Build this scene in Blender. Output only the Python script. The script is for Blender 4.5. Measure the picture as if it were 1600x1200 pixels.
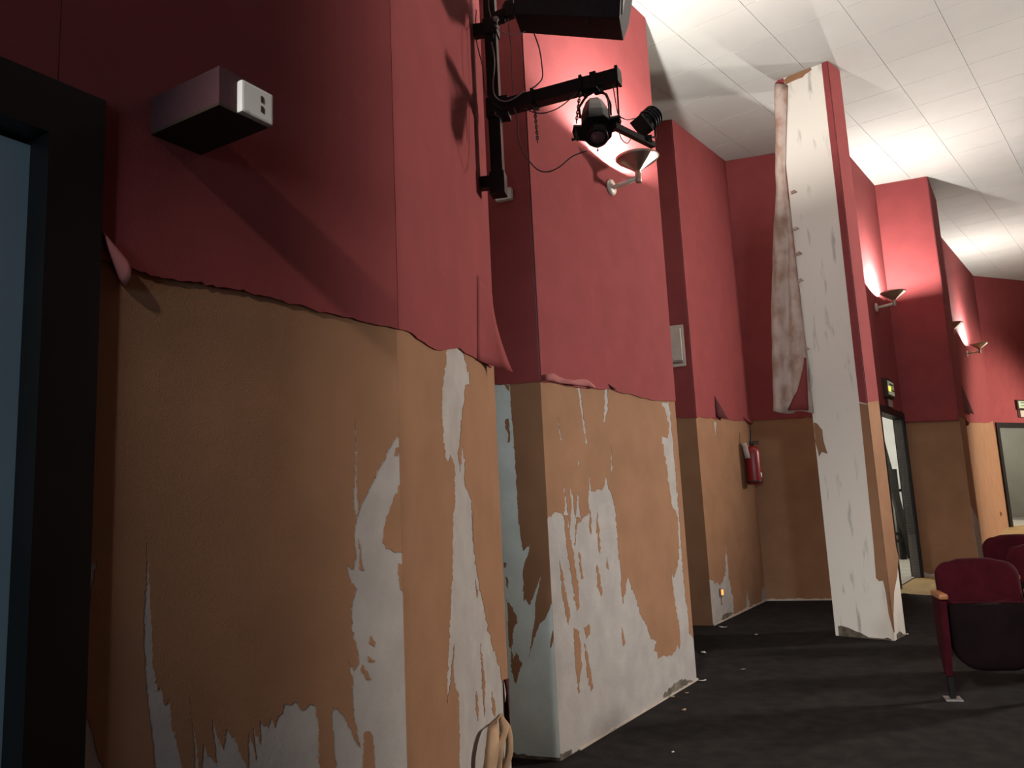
import bpy, bmesh, math, random
from mathutils import Vector, Matrix, Euler
from mathutils.geometry import delaunay_2d_cdt

for o in list(bpy.data.objects):
    bpy.data.objects.remove(o)
S = bpy.context.scene
COL = S.collection
R = math.radians

# ------------------------------------------------------------------ camera
F, PITCH, ROLL, EYE = 1280.0, R(9.0256), R(-2.7625), 1.5664
cp, sp, cr, sr = math.cos(PITCH), math.sin(PITCH), math.cos(ROLL), math.sin(ROLL)
cam_d = bpy.data.cameras.new('camera')
cam = bpy.data.objects.new('camera', cam_d)
COL.objects.link(cam)
right0, up0, fwd = Vector((1, 0, 0)), Vector((0, -sp, cp)), Vector((0, cp, sp))
rv = right0 * cr + up0 * sr
uv = right0 * -sr + up0 * cr
M = Matrix((rv, uv, -fwd)).transposed().to_4x4()
M.translation = Vector((0, 0, EYE))
cam.matrix_world = M
cam_d.sensor_width = 36
cam_d.lens = F / 1600 * 36
cam_d.clip_start = 0.02
S.camera = cam

# ------------------------------------------------------------------ world, large lights, exposure
w = bpy.data.worlds.new('world')
S.world = w
w.use_nodes = True
w.node_tree.nodes['Background'].inputs[0].default_value = (0.8, 0.85, 1, 1)
w.node_tree.nodes['Background'].inputs[1].default_value = 0.0
S.view_settings.view_transform = 'Standard'
S.view_settings.look = 'None'
S.view_settings.exposure = 0.0
S.view_settings.gamma = 1.0
S.view_settings.use_curve_mapping = False
SCONCE_W = 350.0
SCONCE_C = (1.0, 0.94, 0.87)


def light(name, kind, loc, energy, color, size=0.1, aim=None, size_y=None, spot=None, blend=0.6):
    d = bpy.data.lights.new(name, kind)
    d.energy = energy
    d.color = color
    if kind == 'AREA':
        d.size = size
        if size_y:
            d.shape = 'RECTANGLE'
            d.size_y = size_y
    else:
        d.shadow_soft_size = size
    if spot:
        d.spot_size = spot
        d.spot_blend = blend
    o = bpy.data.objects.new(name, d)
    COL.objects.link(o)
    o.location = loc
    if aim is not None:
        o.rotation_euler = (Vector(aim) - Vector(loc)).to_track_quat('-Z', 'Y').to_euler()
    return o


# added fill spots, out of frame, lifting the lit faces and far walls
light('hall_fill_spot', 'SPOT', (12.0, 7.5, 4.2), 5400, (1.0, 0.90, 0.80), 0.45, aim=(0.5, 5.4, 3.6), spot=R(60), blend=1.0)
light('rear_fill_spot', 'SPOT', (14.6, 13.6, 4.2), 2500, (1.0, 0.90, 0.76), 0.4, aim=(9.8, 17.2, 1.6), spot=R(70))
# stage lamp high in the side passage behind the camera, throws the shadow of the stub beam
light('passage_stage_lamp', 'SPOT', (-1.36, -0.70, 3.80), 1450, (1.0, 0.90, 0.80), 0.07, aim=(3.2, 4.6, -0.6), spot=R(57), blend=1.0)
# added cool fill lamps behind the camera for the door leaf, pale plaster and pillar
light('cool_fill_area', 'AREA', (-2.4, -3.7, 2.2), 72, (0.66, 0.85, 1.0), 1.2, aim=(0.0, 4.6, 1.0), size_y=1.5)
light('cool_fill_spot', 'SPOT', (1.3, -1.6, 2.7), 430, (0.82, 0.94, 1.0), 0.25, aim=(2.2, 7.0, 1.9), spot=R(42))

# ------------------------------------------------------------------ helpers
WORLD = {}


def ray(x, y):
    a, b = x - 800, y - 600
    X = cr * a + sr * b
    V = -sr * a + cr * b
    u = -V / F
    return Vector((X / F, cp - sp * u, sp + cp * u))


def hit(x, y, n, p):
    r = ray(x, y)
    n = Vector(n)
    o = Vector((0, 0, EYE))
    return o + r * ((Vector(p) - o).dot(n) / n.dot(r))


FS = 0.0444                                   # the floor of the hall climbs away from the stage


def zfloor(X, Y):
    return FS * Y


def zceil(X, Y):
    return EYE + 3.7995 + 0.04 * Y + 0.0245 * X


def on_floor(x, y):
    return hit(x, y, (0, -FS, 1), (0, 0, 0))


def at_y(x, y, Y):
    return hit(x, y, (0, 1, 0), (0, Y, 0))


def tag(o, label=None, cat=None, group=None, kind=None):
    if label: o['label'] = label
    if cat: o['category'] = cat
    if group: o['group'] = group
    if kind: o['kind'] = kind
    return o


def empty(name, loc=(0, 0, 0), rz=0.0):
    o = bpy.data.objects.new(name, None)
    o.empty_display_size = 0.1
    COL.objects.link(o)
    o.location = loc
    o.rotation_euler = (0, 0, rz)
    WORLD[o.name] = Vector(loc)
    return o


class MB:
    """collects faces, then links them as one mesh object"""

    def __init__(self):
        self.v, self.f, self.sm = [], [], []

    def add(self, vs, fs, smooth=False):
        b = len(self.v)
        self.v += [Vector(p) for p in vs]
        self.f += [tuple(i + b for i in f) for f in fs]
        self.sm += [smooth] * len(fs)
        return self

    def box(self, c, s, rot=None, bev=0.0):
        bm = bmesh.new()
        bmesh.ops.create_cube(bm, size=1)
        bmesh.ops.scale(bm, vec=s, verts=bm.verts)
        if bev:
            bmesh.ops.bevel(bm, geom=bm.edges[:], offset=bev, segments=2, profile=0.7, affect='EDGES')
        m = (rot.to_matrix() if isinstance(rot, Euler) else rot) if rot is not None else Matrix.Identity(3)
        vs = [m @ v.co + Vector(c) for v in bm.verts]
        fs = [[v.index for v in f.verts] for f in bm.faces]
        bm.verts.index_update()
        fs = [[v.index for v in f.verts] for f in bm.faces]
        bm.free()
        return self.add(vs, fs)

    def prism(self, base, top):
        n = len(base)
        vs = list(base) + list(top)
        fs = [tuple(range(n))[::-1], tuple(range(n, 2 * n))]
        fs += [(i, (i + 1) % n, n + (i + 1) % n, n + i) for i in range(n)]
        return self.add(vs, fs)

    def tube(self, pts, r, seg=8, smooth=True, square=False):
        pts = [Vector(p) for p in pts]
        rs = r if isinstance(r, (list, tuple)) else [r] * len(pts)
        if square: seg = 4
        vs, prev = [], None
        for i, p in enumerate(pts):
            t = (pts[min(i + 1, len(pts) - 1)] - pts[max(i - 1, 0)]).normalized()
            if prev is None:
                a = Vector((0, 0, 1)) if abs(t.z) < 0.9 else Vector((1, 0, 0))
                nx = t.cross(a).normalized()
            else:
                nx = (prev - t * prev.dot(t)).normalized()
            prev = nx
            ny = t.cross(nx)
            for k in range(seg):
                an = 2 * math.pi * (k + (0.5 if square else 0)) / seg
                q = 1.414 if square else 1
                vs.append(p + (nx * math.cos(an) + ny * math.sin(an)) * rs[i] * q)
        fs = []
        for i in range(len(pts) - 1):
            for k in range(seg):
                a, b = i * seg + k, i * seg + (k + 1) % seg
                fs.append((a, b, b + seg, a + seg))
        m = len(pts) - 1
        self.add(vs, fs, smooth and not square)
        b = len(self.v) - len(vs)
        self.f += [tuple(b + k for k in range(seg))[::-1], tuple(b + m * seg + k for k in range(seg))]
        self.sm += [False, False]
        return self

    def lathe(self, prof, seg=24, m=None, smooth=True, a0=0.0, a1=2 * math.pi):
        """prof: (radius, height) about local z, placed by matrix m"""
        m = m or Matrix.Identity(4)
        full = abs(a1 - a0 - 2 * math.pi) < 1e-6
        n = seg if full else seg + 1
        vs, fs = [], []
        for r, h in prof:
            for k in range(n):
                a = a0 + (a1 - a0) * k / seg
                vs.append(m @ Vector((r * math.cos(a), r * math.sin(a), h)))
        for i in range(len(prof) - 1):
            for k in range(seg):
                a, b = i * n + k, i * n + (k + 1) % n
                fs.append((a, b, b + n, a + n))
        return self.add(vs, fs, smooth)

    def grid(self, rows, smooth=True):
        nr, nc = len(rows), len(rows[0])
        vs = [p for r in rows for p in r]
        fs = [(i * nc + j, i * nc + j + 1, (i + 1) * nc + j + 1, (i + 1) * nc + j) for i in range(nr - 1) for j in range(nc - 1)]
        return self.add(vs, fs, smooth)

    def build(self, name, mat, parent=None, origin=None, solid=0.0):
        if parent is not None and origin is None and parent.get('proto'):
            origin = Vector((0, 0, 0))
        if origin is None:
            lo = Vector((min(v.x for v in self.v), min(v.y for v in self.v), min(v.z for v in self.v)))
            hi = Vector((max(v.x for v in self.v), max(v.y for v in self.v), max(v.z for v in self.v)))
            origin = Vector(((lo.x + hi.x) / 2, (lo.y + hi.y) / 2, lo.z))
        me = bpy.data.meshes.new(name)
        me.from_pydata([v - origin for v in self.v], [], self.f)
        me.polygons.foreach_set('use_smooth', self.sm)
        bm = bmesh.new()
        bm.from_mesh(me)
        bmesh.ops.remove_doubles(bm, verts=bm.verts, dist=1e-5)
        bmesh.ops.recalc_face_normals(bm, faces=bm.faces)
        bm.to_mesh(me)
        bm.free()
        me.materials.append(mat)
        o = bpy.data.objects.new(name, me)
        COL.objects.link(o)
        if parent is not None:
            o.parent = parent
            o.location = origin - WORLD[parent.name]
        else:
            o.location = origin
        WORLD[o.name] = Vector(origin)
        if solid:
            md = o.modifiers.new('thickness', 'SOLIDIFY')
            md.thickness = solid
            md.offset = 0
        return o


def smooth_path(pts, n=8):
    """Catmull-Rom through the points"""
    P = [Vector(p) for p in pts]
    P = [P[0] * 2 - P[1]] + P + [P[-1] * 2 - P[-2]]
    out = []
    for i in range(1, len(P) - 2):
        for k in range(n):
            t = k / n
            a, b, c, d = P[i - 1], P[i], P[i + 1], P[i + 2]
            out.append(0.5 * ((2 * b) + (c - a) * t + (2 * a - 5 * b + 4 * c - d) * t * t + (3 * b - a - 3 * c + d) * t ** 3))
    out.append(P[-2])
    return out


# ------------------------------------------------------------------ materials
def mat(name, col, rough=0.7, metal=0.0, var=0.0, scale=8.0, bump=0.0, bscale=200.0, stretch=(1, 1, 1), emit=None, estr=0.0, spec=0.3, col2=None, lo=0.35, hi=0.7):
    m = bpy.data.materials.new(name)
    m.use_nodes = True
    nt = m.node_tree
    b = nt.nodes['Principled BSDF']
    b.inputs['Base Color'].default_value = (*col, 1)
    b.inputs['Roughness'].default_value = rough
    b.inputs['Metallic'].default_value = metal
    b.inputs['Specular IOR Level'].default_value = spec
    g = nt.nodes.new('ShaderNodeNewGeometry')
    mp = nt.nodes.new('ShaderNodeMapping')
    mp.inputs['Scale'].default_value = stretch
    nt.links.new(g.outputs['Position'], mp.inputs['Vector'])
    if var or col2:
        n = nt.nodes.new('ShaderNodeTexNoise')
        n.inputs['Scale'].default_value = scale
        n.inputs['Detail'].default_value = 5
        nt.links.new(mp.outputs['Vector'], n.inputs['Vector'])
        cr_ = nt.nodes.new('ShaderNodeValToRGB')
        e = cr_.color_ramp.elements
        e[0].position, e[1].position = lo, hi
        c2 = col2 or tuple(c * (1 - var) for c in col)
        e[0].color = (*c2, 1)
        e[1].color = (*col, 1)
        nt.links.new(n.outputs['Fac'], cr_.inputs['Fac'])
        nt.links.new(cr_.outputs['Color'], b.inputs['Base Color'])
    if bump:
        n = nt.nodes.new('ShaderNodeTexNoise')
        n.inputs['Scale'].default_value = bscale
        n.inputs['Detail'].default_value = 3
        nt.links.new(mp.outputs['Vector'], n.inputs['Vector'])
        bp = nt.nodes.new('ShaderNodeBump')
        bp.inputs['Strength'].default_value = bump
        bp.inputs['Distance'].default_value = 0.004
        nt.links.new(n.outputs['Fac'], bp.inputs['Height'])
        nt.links.new(bp.outputs['Normal'], b.inputs['Normal'])
    if emit:
        b.inputs['Emission Color'].default_value = (*emit, 1)
        b.inputs['Emission Strength'].default_value = estr
    return m


RED = mat('red_wall_fabric', (0.255, 0.055, 0.057), 0.9, var=0.10, scale=5, bump=0.35, bscale=260, spec=0.15)
TAN = mat('tan_wall_fabric', (0.31, 0.167, 0.094), 0.9, var=0.14, scale=4, bump=0.35, bscale=260, spec=0.15)
PLASTER = mat('bare_plaster', (0.41, 0.385, 0.365), 0.9, var=0.16, scale=7, bump=0.3, bscale=60, spec=0.15)
BLUEPLASTER = mat('pale_blue_painted_plaster', (0.68, 0.79, 0.79), 0.9, var=0.14, scale=7, bump=0.3, bscale=60, spec=0.15)
GRIME = mat('grimy_plaster_foot', (0.20, 0.17, 0.13), 0.95, col2=(0.07, 0.06, 0.05), scale=14, bump=0.6, bscale=50)
PILLAR = mat('pillar_plaster', (0.73, 0.70, 0.64), 0.9, col2=(0.44, 0.43, 0.40), scale=5.5, stretch=(2.6, 2.6, 0.45), lo=0.28, hi=0.40, bump=0.3, bscale=50, spec=0.15)
CEIL = mat('ceiling_tile_white', (0.50, 0.505, 0.485), 0.9, var=0.05, scale=3, spec=0.15)
CEILB = mat('ceiling_joint_grey', (0.40, 0.40, 0.38), 0.9)
CARPET = mat('charcoal_carpet', (0.024, 0.0205, 0.0195), 0.95, var=0.45, scale=9, bump=0.8, bscale=300, spec=0.1)
BOARD = mat('bare_floor_boards', (0.46, 0.32, 0.15), 0.8, var=0.3, scale=3, bump=0.3, bscale=40)
BLACK = mat('black_painted_wood', (0.012, 0.011, 0.010), 0.45, var=0.3, scale=6)
LEAF = mat('blue_grey_door_paint', (0.40, 0.51, 0.57), 0.35, var=0.15, scale=2.0)
IRON = mat('black_iron', (0.012, 0.011, 0.010), 0.45, 0.4, var=0.2, scale=20)
CAB = mat('black_speaker_cabinet', (0.020, 0.018, 0.018), 0.55, var=0.3, scale=25, bump=0.2, bscale=150)
GREYMET = mat('grey_worn_metal', (0.30, 0.29, 0.28), 0.45, 0.5, var=0.3, scale=30)
RUBBER = mat('dark_cable', (0.05, 0.045, 0.042), 0.5)
PALECABLE = mat('pale_cable', (0.28, 0.25, 0.23), 0.5)
CHAIN = mat('chain_steel', (0.09, 0.07, 0.065), 0.4, 0.8)
LENS = mat('lens_glass', (0.10, 0.05, 0.06), 0.12, spec=0.6)
BRASS = mat('brushed_sconce_metal', (0.42, 0.33, 0.27), 0.38, 0.75, var=0.12, scale=30)
PLATE = mat('cream_sconce_plate', (0.70, 0.62, 0.52), 0.4)
GLASSLIT = mat('lit_frosted_glass', (0.85, 0.82, 0.74), 0.4, emit=(1.0, 0.93, 0.80), estr=0.9)
BULB = mat('halogen_bulb', (1, 1, 1), 0.4, emit=(1.0, 0.90, 0.75), estr=6)
WHITEPL = mat('yellowed_white_plastic', (0.52, 0.45, 0.39), 0.45, var=0.1, scale=20)
OFFWHITE = mat('pale_grey_plastic', (0.56, 0.55, 0.53), 0.45, var=0.1, scale=20)
EXTRED = mat('extinguisher_red', (0.22, 0.009, 0.012), 0.35, spec=0.5)
BLACKPL = mat('black_plastic', (0.02, 0.017, 0.015), 0.5)
PAPER = mat('white_paper', (0.72, 0.66, 0.62), 0.8, var=0.05, scale=30)
VELVET = mat('burgundy_velvet', (0.052, 0.005, 0.010), 0.95, var=0.3, scale=12, bump=0.3, bscale=250, spec=0.1)
DARKSHELL = mat('dark_seat_shell', (0.009, 0.004, 0.005), 0.85, var=0.3, scale=10, spec=0.08)
WOOD = mat('orange_varnished_wood', (0.42, 0.17, 0.065), 0.4, var=0.35, scale=10, stretch=(1, 6, 6))
SIGNBOX = mat('sign_box_brown', (0.05, 0.025, 0.02), 0.5)
SIGNLIT = mat('lit_exit_panel', (0.35, 0.42, 0.30), 0.4, emit=(0.55, 0.62, 0.40), estr=0.22)
SIGNHOT = mat('glowing_yellow_lamp', (0.9, 0.8, 0.1), 0.4, emit=(1.0, 0.85, 0.08), estr=1.3)
SIGNINK = mat('dark_green_sign_ink', (0.03, 0.06, 0.04), 0.5)
ORANGE = mat('glowing_orange_button', (1.0, 0.3, 0.1), 0.4, emit=(1.0, 0.25, 0.05), estr=2.2)
WHITEWALL = mat('white_painted_wall', (0.72, 0.72, 0.70), 0.9, var=0.05, scale=4)
GREYWALL = mat('grey_painted_wall', (0.33, 0.32, 0.27), 0.9, var=0.08, scale=3)
GREYFLOOR = mat('grey_screed', (0.40, 0.38, 0.33), 0.9, var=0.2, scale=6)
MAROONBOX = mat('maroon_painted_beam', (0.055, 0.020, 0.026), 0.85, var=0.15, scale=12, bump=0.2, bscale=200)
BEAMUNDER = mat('dark_brown_timber', (0.035, 0.022, 0.014), 0.8, var=0.3, scale=8)
CAPMAT = mat('pale_beam_cap', (0.60, 0.61, 0.60), 0.5, col2=(0.30, 0.24, 0.18), scale=14, lo=0.30, hi=0.42)
BACKING = mat('stained_fabric_backing', (0.52, 0.42, 0.37), 0.95, col2=(0.34, 0.215, 0.165), scale=9, stretch=(1, 1, 0.6), lo=0.34, hi=0.60, bump=0.5, bscale=30)
FLAPLIGHT = mat('faded_red_fabric_back', (0.36, 0.12, 0.115), 0.9, var=0.15, scale=12)
CREAM = mat('cream_paper_curl', (0.46, 0.31, 0.19), 0.9, var=0.25, scale=14)
DARKFLAP = mat('dark_torn_fabric', (0.10, 0.022, 0.026), 0.95, var=0.3, scale=25)
HEATER = mat('grey_heater_metal', (0.22, 0.22, 0.21), 0.5, 0.3)

# ------------------------------------------------------------------ plan of the hall
E0 = Vector((-0.960, 1.848)); E1 = Vector((-0.393, 2.773)); F1E = Vector((-0.093, 4.274)); H1 = Vector((-0.42, 4.98))
E2 = Vector((0.166, 4.768)); E3 = Vector((1.264, 6.362)); H2 = Vector((1.22, 8.67))
R2 = Vector((1.880, 8.427)); C3 = Vector((2.813, 9.777)); E5 = Vector((4.11, 9.44))
C5 = Vector((5.287, 11.124)); E7 = Vector((5.927, 10.897)); E7B = Vector((6.63, 12.03)); H7 = Vector((6.42, 12.25))
C8 = Vector((10.40, 17.78)); E8 = Vector((14.2, 19.9))
PL = Vector((2.810, 7.682)); PC = Vector((3.192, 7.352)); PR = Vector((3.392, 7.574)); PB = PL + (PR - PC)
LD = (E1 - E0).normalized()
L0 = E1 - LD * 8.6
K = Vector((3.60, 4.20)); K2 = Vector((3.3, -4.4)); KR = Vector((9.6, 0.1))  # K: corner of the added walls, set to shade the near wall


class Face:
    """one vertical plane of wall, from plan point A to B; the hall is on its right hand side"""

    def __init__(self, A, B):
        self.A, self.B = Vector(A), Vector(B)
        self.d = (self.B - self.A).normalized()
        self.n = Vector((self.d.y, -self.d.x))
        self.len = (self.B - self.A).length

    def px(self, x, y):
        return hit(x, y, (self.n.x, self.n.y, 0), (self.A.x, self.A.y, 0))

    def tz(self, x, y):
        p = self.px(x, y)
        return ((p.xy - self.A).dot(self.d), p.z)

    def p(self, t, z, off=0.0):
        q = self.A + self.d * t + self.n * off
        return Vector((q.x, q.y, z))

    def zf(self, t):
        q = self.A + self.d * t
        return zfloor(q.x, q.y)

    def zc(self, t):
        q = self.A + self.d * t
        return zceil(q.x, q.y)


def wall_prism(mb, face, t0, t1, z0=None, z1=None, th=0.10):
    a = [face.p(t0, (face.zf(t0) - 0.05) if z0 is None else z0), face.p(t1, (face.zf(t1) - 0.05) if z0 is None else z0),
         face.p(t1, (face.zf(t1) - 0.05) if z0 is None else z0, -th), face.p(t0, (face.zf(t0) - 0.05) if z0 is None else z0, -th)]
    b = []
    for k, t in enumerate((t0, t1, t1, t0)):
        off = 0 if k < 2 else -th
        b.append(face.p(t, (face.zc(t) + 0.06) if z1 is None else z1, off))
    mb.prism(a, b)


def inside(p, poly):
    x, y = p
    c = False
    n = len(poly)
    for i in range(n):
        x1, y1 = poly[i]
        x2, y2 = poly[(i + 1) % n]
        if (y1 > y) != (y2 > y) and x < (x2 - x1) * (y - y1) / (y2 - y1) + x1:
            c = not c
    return c


def jag(poly, ax=1.0, ay=3.0, step=7.0, closed=True, seed=1):
    rnd = random.Random(seed)
    out = []
    n = len(poly)
    for i in range(n if closed else n - 1):
        a, b = poly[i], poly[(i + 1) % n]
        L = math.hypot(b[0] - a[0], b[1] - a[1])
        k = max(1, int(L / step))
        out.append(a)
        for j in range(1, k):
            t = (j + rnd.uniform(-0.3, 0.3)) / k
            out.append((a[0] + (b[0] - a[0]) * t + rnd.gauss(0, ax), a[1] + (b[1] - a[1]) * t + rnd.gauss(0, ay)))
    if not closed:
        out.append(poly[-1])
    return out


def sheet(name, face, outer, holes, islands, off, thick, m, parent):
    """a skin of fabric on a wall face: outline in (t, z), with torn-out holes and islands left standing in them"""
    loops = [outer] + holes + islands
    verts, edges = [], []
    for lp in loops:
        b = len(verts)
        verts += [Vector(p) for p in lp]
        edges += [(b + i, b + (i + 1) % len(lp)) for i in range(len(lp))]
    vs, es, fs, *_ = delaunay_2d_cdt(verts, edges, [], 0, 1e-5)
    keep = []
    for f in fs:
        c = sum((vs[i] for i in f), Vector((0, 0))) / len(f)
        if not inside(c, outer):
            continue
        if any(inside(c, h) for h in holes) and not any(inside(c, h) for h in islands):
            continue
        keep.append(tuple(f))
    cnt = {}
    for f in keep:
        for i in range(len(f)):
            cnt[(f[i], f[(i + 1) % len(f)])] = 1
    mb = MB()
    n = len(vs)
    allv = [face.p(v[0], v[1], off + thick) for v in vs] + [face.p(v[0], v[1], off) for v in vs]
    faces = list(keep)
    for (a, b) in cnt:
        if (b, a) not in cnt:
            faces.append((a, b, b + n, a + n))
    used = sorted({i for f in faces for i in f})
    ix = {o: k for k, o in enumerate(used)}
    mb.add([allv[i] for i in used], [tuple(ix[i] for i in f) for f in faces])
    return mb.build(name, m, parent)


def P2(face, pts):
    return [face.tz(*p) for p in pts]


SPLIT = 2.0986


def covering(face, parent, tear=None, holes=(), islands=(), seed=1, jx=1.0, jy=3.0, t0=0.0, t1=None, tz_red=None, red_name='red_fabric', redholes=()):
    """red fabric above, tan fabric below a torn line; tear: pixel points along the line"""
    t1 = face.len if t1 is None else t1
    if tear:
        line = P2(face, jag(tear, 0.6, 1.2, 8, False, seed))
        line = [(t0, line[0][1])] + [p for p in line if t0 < p[0] < t1] + [(t1, line[-1][1])]
    else:
        rnd = random.Random(seed)
        k = max(2, int((t1 - t0) / 0.08))
        line = [(t0 + (t1 - t0) * i / k, face.zf(t0 + (t1 - t0) * i / k) + SPLIT + rnd.gauss(0, 0.006)) for i in range(k + 1)]
    red = line + [(t1, face.zc(t1) - 0.001), (t0, face.zc(t0) - 0.001)]
    tan = [(p[0], p[1] + 0.015) for p in line][::-1] + [(t0, face.zf(t0) + 0.004), (t1, face.zf(t1) + 0.004)]
    r = sheet(red_name, face, red, [P2(face, h) for h in redholes], [], 0.004, 0.006, RED, parent)
    hs = [P2(face, jag(h, jx, jy, 3.6, True, seed * 31 + i)) for i, h in enumerate(holes)]
    il = [P2(face, jag(h, 0.7, 2.0, 3.6, True, seed * 57 + i)) for i, h in enumerate(islands)]
    t = sheet('tan_fabric', face, tan, hs, il, 0.0, 0.0015, TAN, parent)
    return r, t


fL, f1, r1, f2 = Face(E0, E1), Face(E1, F1E), Face(H1, E2), Face(E2, E3)
r2, f3, r4, f5 = Face(H2, R2), Face(R2, C3), Face(C3, E5), Face(E5, C5)
f6, f6b, f7, f8 = Face(C5, E7), Face(E7, E7B), Face(H7, C8), Face(C8, E8)

# ------------------------------------------------------------------ floor and ceiling
mb = MB()
fl = [(-7, -9), (21, -9), (21, 23), (-7, 23)]
mb.prism([(x, y, zfloor(x, y) - 0.12) for x, y in fl], [(x, y, zfloor(x, y)) for x, y in fl])
floor = mb.build('floor', BOARD)
tag(floor, 'bare ochre floor showing beside the far doors, climbing away from the stage', None, kind='structure')
ce1, ce2 = on_floor(1405, 928), on_floor(1484, 932)
mb = MB()
cpoly = [(-6.5, -8.5), (19, -8.5), (19, 7.6), (9, 7.9), (6.2, 8.9), (5.4, 9.25)]
rnd = random.Random(4)
for k in range(9):
    t = k / 8
    cpoly.append((ce2.x + (ce1.x - ce2.x) * t + rnd.gauss(0, 0.01), ce2.y + (ce1.y - ce2.y) * t + rnd.gauss(0, 0.02)))
cpoly += [(4.14, 9.42), (2.8, 9.9), (1.0, 9.0), (-6.5, 6)]
mb.prism([(x, y, zfloor(x, y) - 0.005) for x, y in cpoly], [(x, y, zfloor(x, y) + 0.006) for x, y in cpoly])
carpet = mb.build('carpet', CARPET, floor)

mb = MB()
cl = [(-7, -9), (21, -9), (21, 23), (-7, 23)]
mb.prism([(x, y, zceil(x, y) + 0.012) for x, y in cl], [(x, y, zceil(x, y) + 0.15) for x, y in cl])
ceiling = mb.build('ceiling', CEILB)
tag(ceiling, 'white tiled ceiling lit by the wall sconces', None, kind='structure')
UA = R(38)
uu, vv = Vector((math.sin(UA), math.cos(UA))), Vector((math.cos(UA), -math.sin(UA)))
ROOM = [tuple(p) for p in (L0, E1, F1E, H1, E2, E3, H2, R2, C3, E5, C5, E7, E7B, H7, C8, E8)] + [(19.7, 13.8), tuple(KR), tuple(K), tuple(K2)]
TU, TV = 0.668, 0.6165
pu = Vector((uu.x, uu.y, 0.04 * uu.y + 0.0245 * uu.x)).normalized()
pv = Vector((vv.x, vv.y, 0.04 * vv.y + 0.0245 * vv.x)).normalized()
pn = pv.cross(pu).normalized()
tm = MB()
tm.box((0, 0, 0.006), (TV - 0.0035, TU - 0.0035, 0.012), bev=0.0008)
TILE = None
TROT = Matrix((pv, pu, pn)).transposed()
if pn.z < 0:
    TROT = Matrix((pv, pu, -pn)).transposed()
far = MB()
for i in range(-3, 30):
    for j in range(-9, 16):
        c = uu * (8.25 + TU * (i - 8 + 0.5)) + vv * (-0.99 + TV * (j + 0.5))
        cs = [c + uu * (a * TU / 2) + vv * (b * TV / 2) for a in (-1, 1) for b in (-1, 1)]
        if not any(inside(q, ROOM) for q in cs):
            continue
        P = Vector((c.x, c.y, zceil(c.x, c.y)))
        rel = P - Vector((0, 0, EYE))
        vis = False
        if rel.dot(fwd) > 0.5:
            X, Y = 800 + F * rel.dot(rv) / rel.dot(fwd), 600 - F * rel.dot(uv) / rel.dot(fwd)
            vis = -150 < X < 1800 and -260 < Y < 700
        if vis:
            if TILE is None:
                TILE = tm.build('tile', CEIL, ceiling, origin=Vector((0, 0, 0)))
                o = TILE
            else:
                o = TILE.copy()
                COL.objects.link(o)
            o.location = P - WORLD['ceiling']
            o.rotation_euler = TROT.to_euler()
        else:
            far.add([P + TROT @ v for v in tm.v], tm.f)
o = far.build('tile_field', CEIL, ceiling)
tag(o, kind='stuff')

# ------------------------------------------------------------------ walls
# first pier: wall with the dark door, and the lit face that carries the lighting pole
JT = (Vector((-1.013, 1.761)) - E0).dot(LD)               # inner edge of the door jamb, along the wall
DW = 0.92
DTOP = EYE + 0.925
Lfull = Face(L0, E1)
tE0 = (E0 - L0).dot(LD)
mb = MB()
wall_prism(mb, Lfull, 0, tE0 + JT - DW)
wall_prism(mb, Lfull, tE0 + JT, Lfull.len)
wall_prism(mb, Lfull, tE0 + JT - DW, tE0 + JT, z0=DTOP)
wall_prism(mb, f1, 0, f1.len)
wall_prism(mb, Face(F1E, H1), 0, (H1 - F1E).length)
wl = mb.build('wall_left', PLASTER)
tag(wl, 'dark near wall beside the black door, tan fabric torn to plaster below red', kind='structure')
tearL = [(120, 402), (160, 408), (188, 416), (232, 432), (300, 442), (360, 452), (420, 465), (480, 482), (540, 497), (600, 510), (623, 516)]
holesL = [
    [(628, 678), (618, 683), (606, 703), (590, 735), (575, 765), (562, 792), (556, 808), (553, 840), (556, 868), (549, 890), (541, 883), (547, 905), (557, 918), (548, 950),
     (550, 987), (557, 1013), (560, 1034), (552, 1048), (543, 1030), (550, 1060), (550, 1093), (552, 1120), (558, 1148), (562, 1168), (552, 1150), (538, 1120), (520, 1103), (517, 1118),
     (525, 1210), (560, 1400), (720, 1500), (720, 860), (628, 861)],
    [(555, 654), (557, 700), (557, 760), (559, 800), (556, 815), (551, 785), (554, 740)],
    [(229, 838), (231, 870), (233, 927), (236, 973), (238, 1040), (245, 1080), (250, 1074), (257, 1102), (264, 1090), (267, 1133), (285, 1200), (300, 1320), (250, 1320), (242, 1205), (238, 1160), (230, 1100), (226, 1050), (223, 965), (227, 913)],
    [(133, 1118), (143, 1140), (150, 1172), (163, 1202), (200, 1330), (60, 1330), (110, 1130)],
    [(152, 876), (146, 905), (139, 948), (133, 978), (120, 980), (125, 935), (139, 886)],
    [(295, 1082), (300, 1130), (306, 1165), (310, 1205), (330, 1330), (300, 1330), (303, 1180)],
    [(317, 1158), (325, 1182), (337, 1192), (333, 1150), (330, 1122), (338, 1148), (348, 1170), (353, 1140), (364, 1150), (374, 1175), (387, 1200), (388, 1147), (395, 1165), (400, 1188),
     (394, 1138), (407, 1163), (405, 1125), (418, 1138), (422, 1122), (430, 1134), (433, 1122), (441, 1113), (443, 1100), (463, 1097), (474, 1110), (483, 1100), (493, 1105), (497, 1133), (499, 1205), (500, 1330), (320, 1330), (314, 1205)],
]
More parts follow.
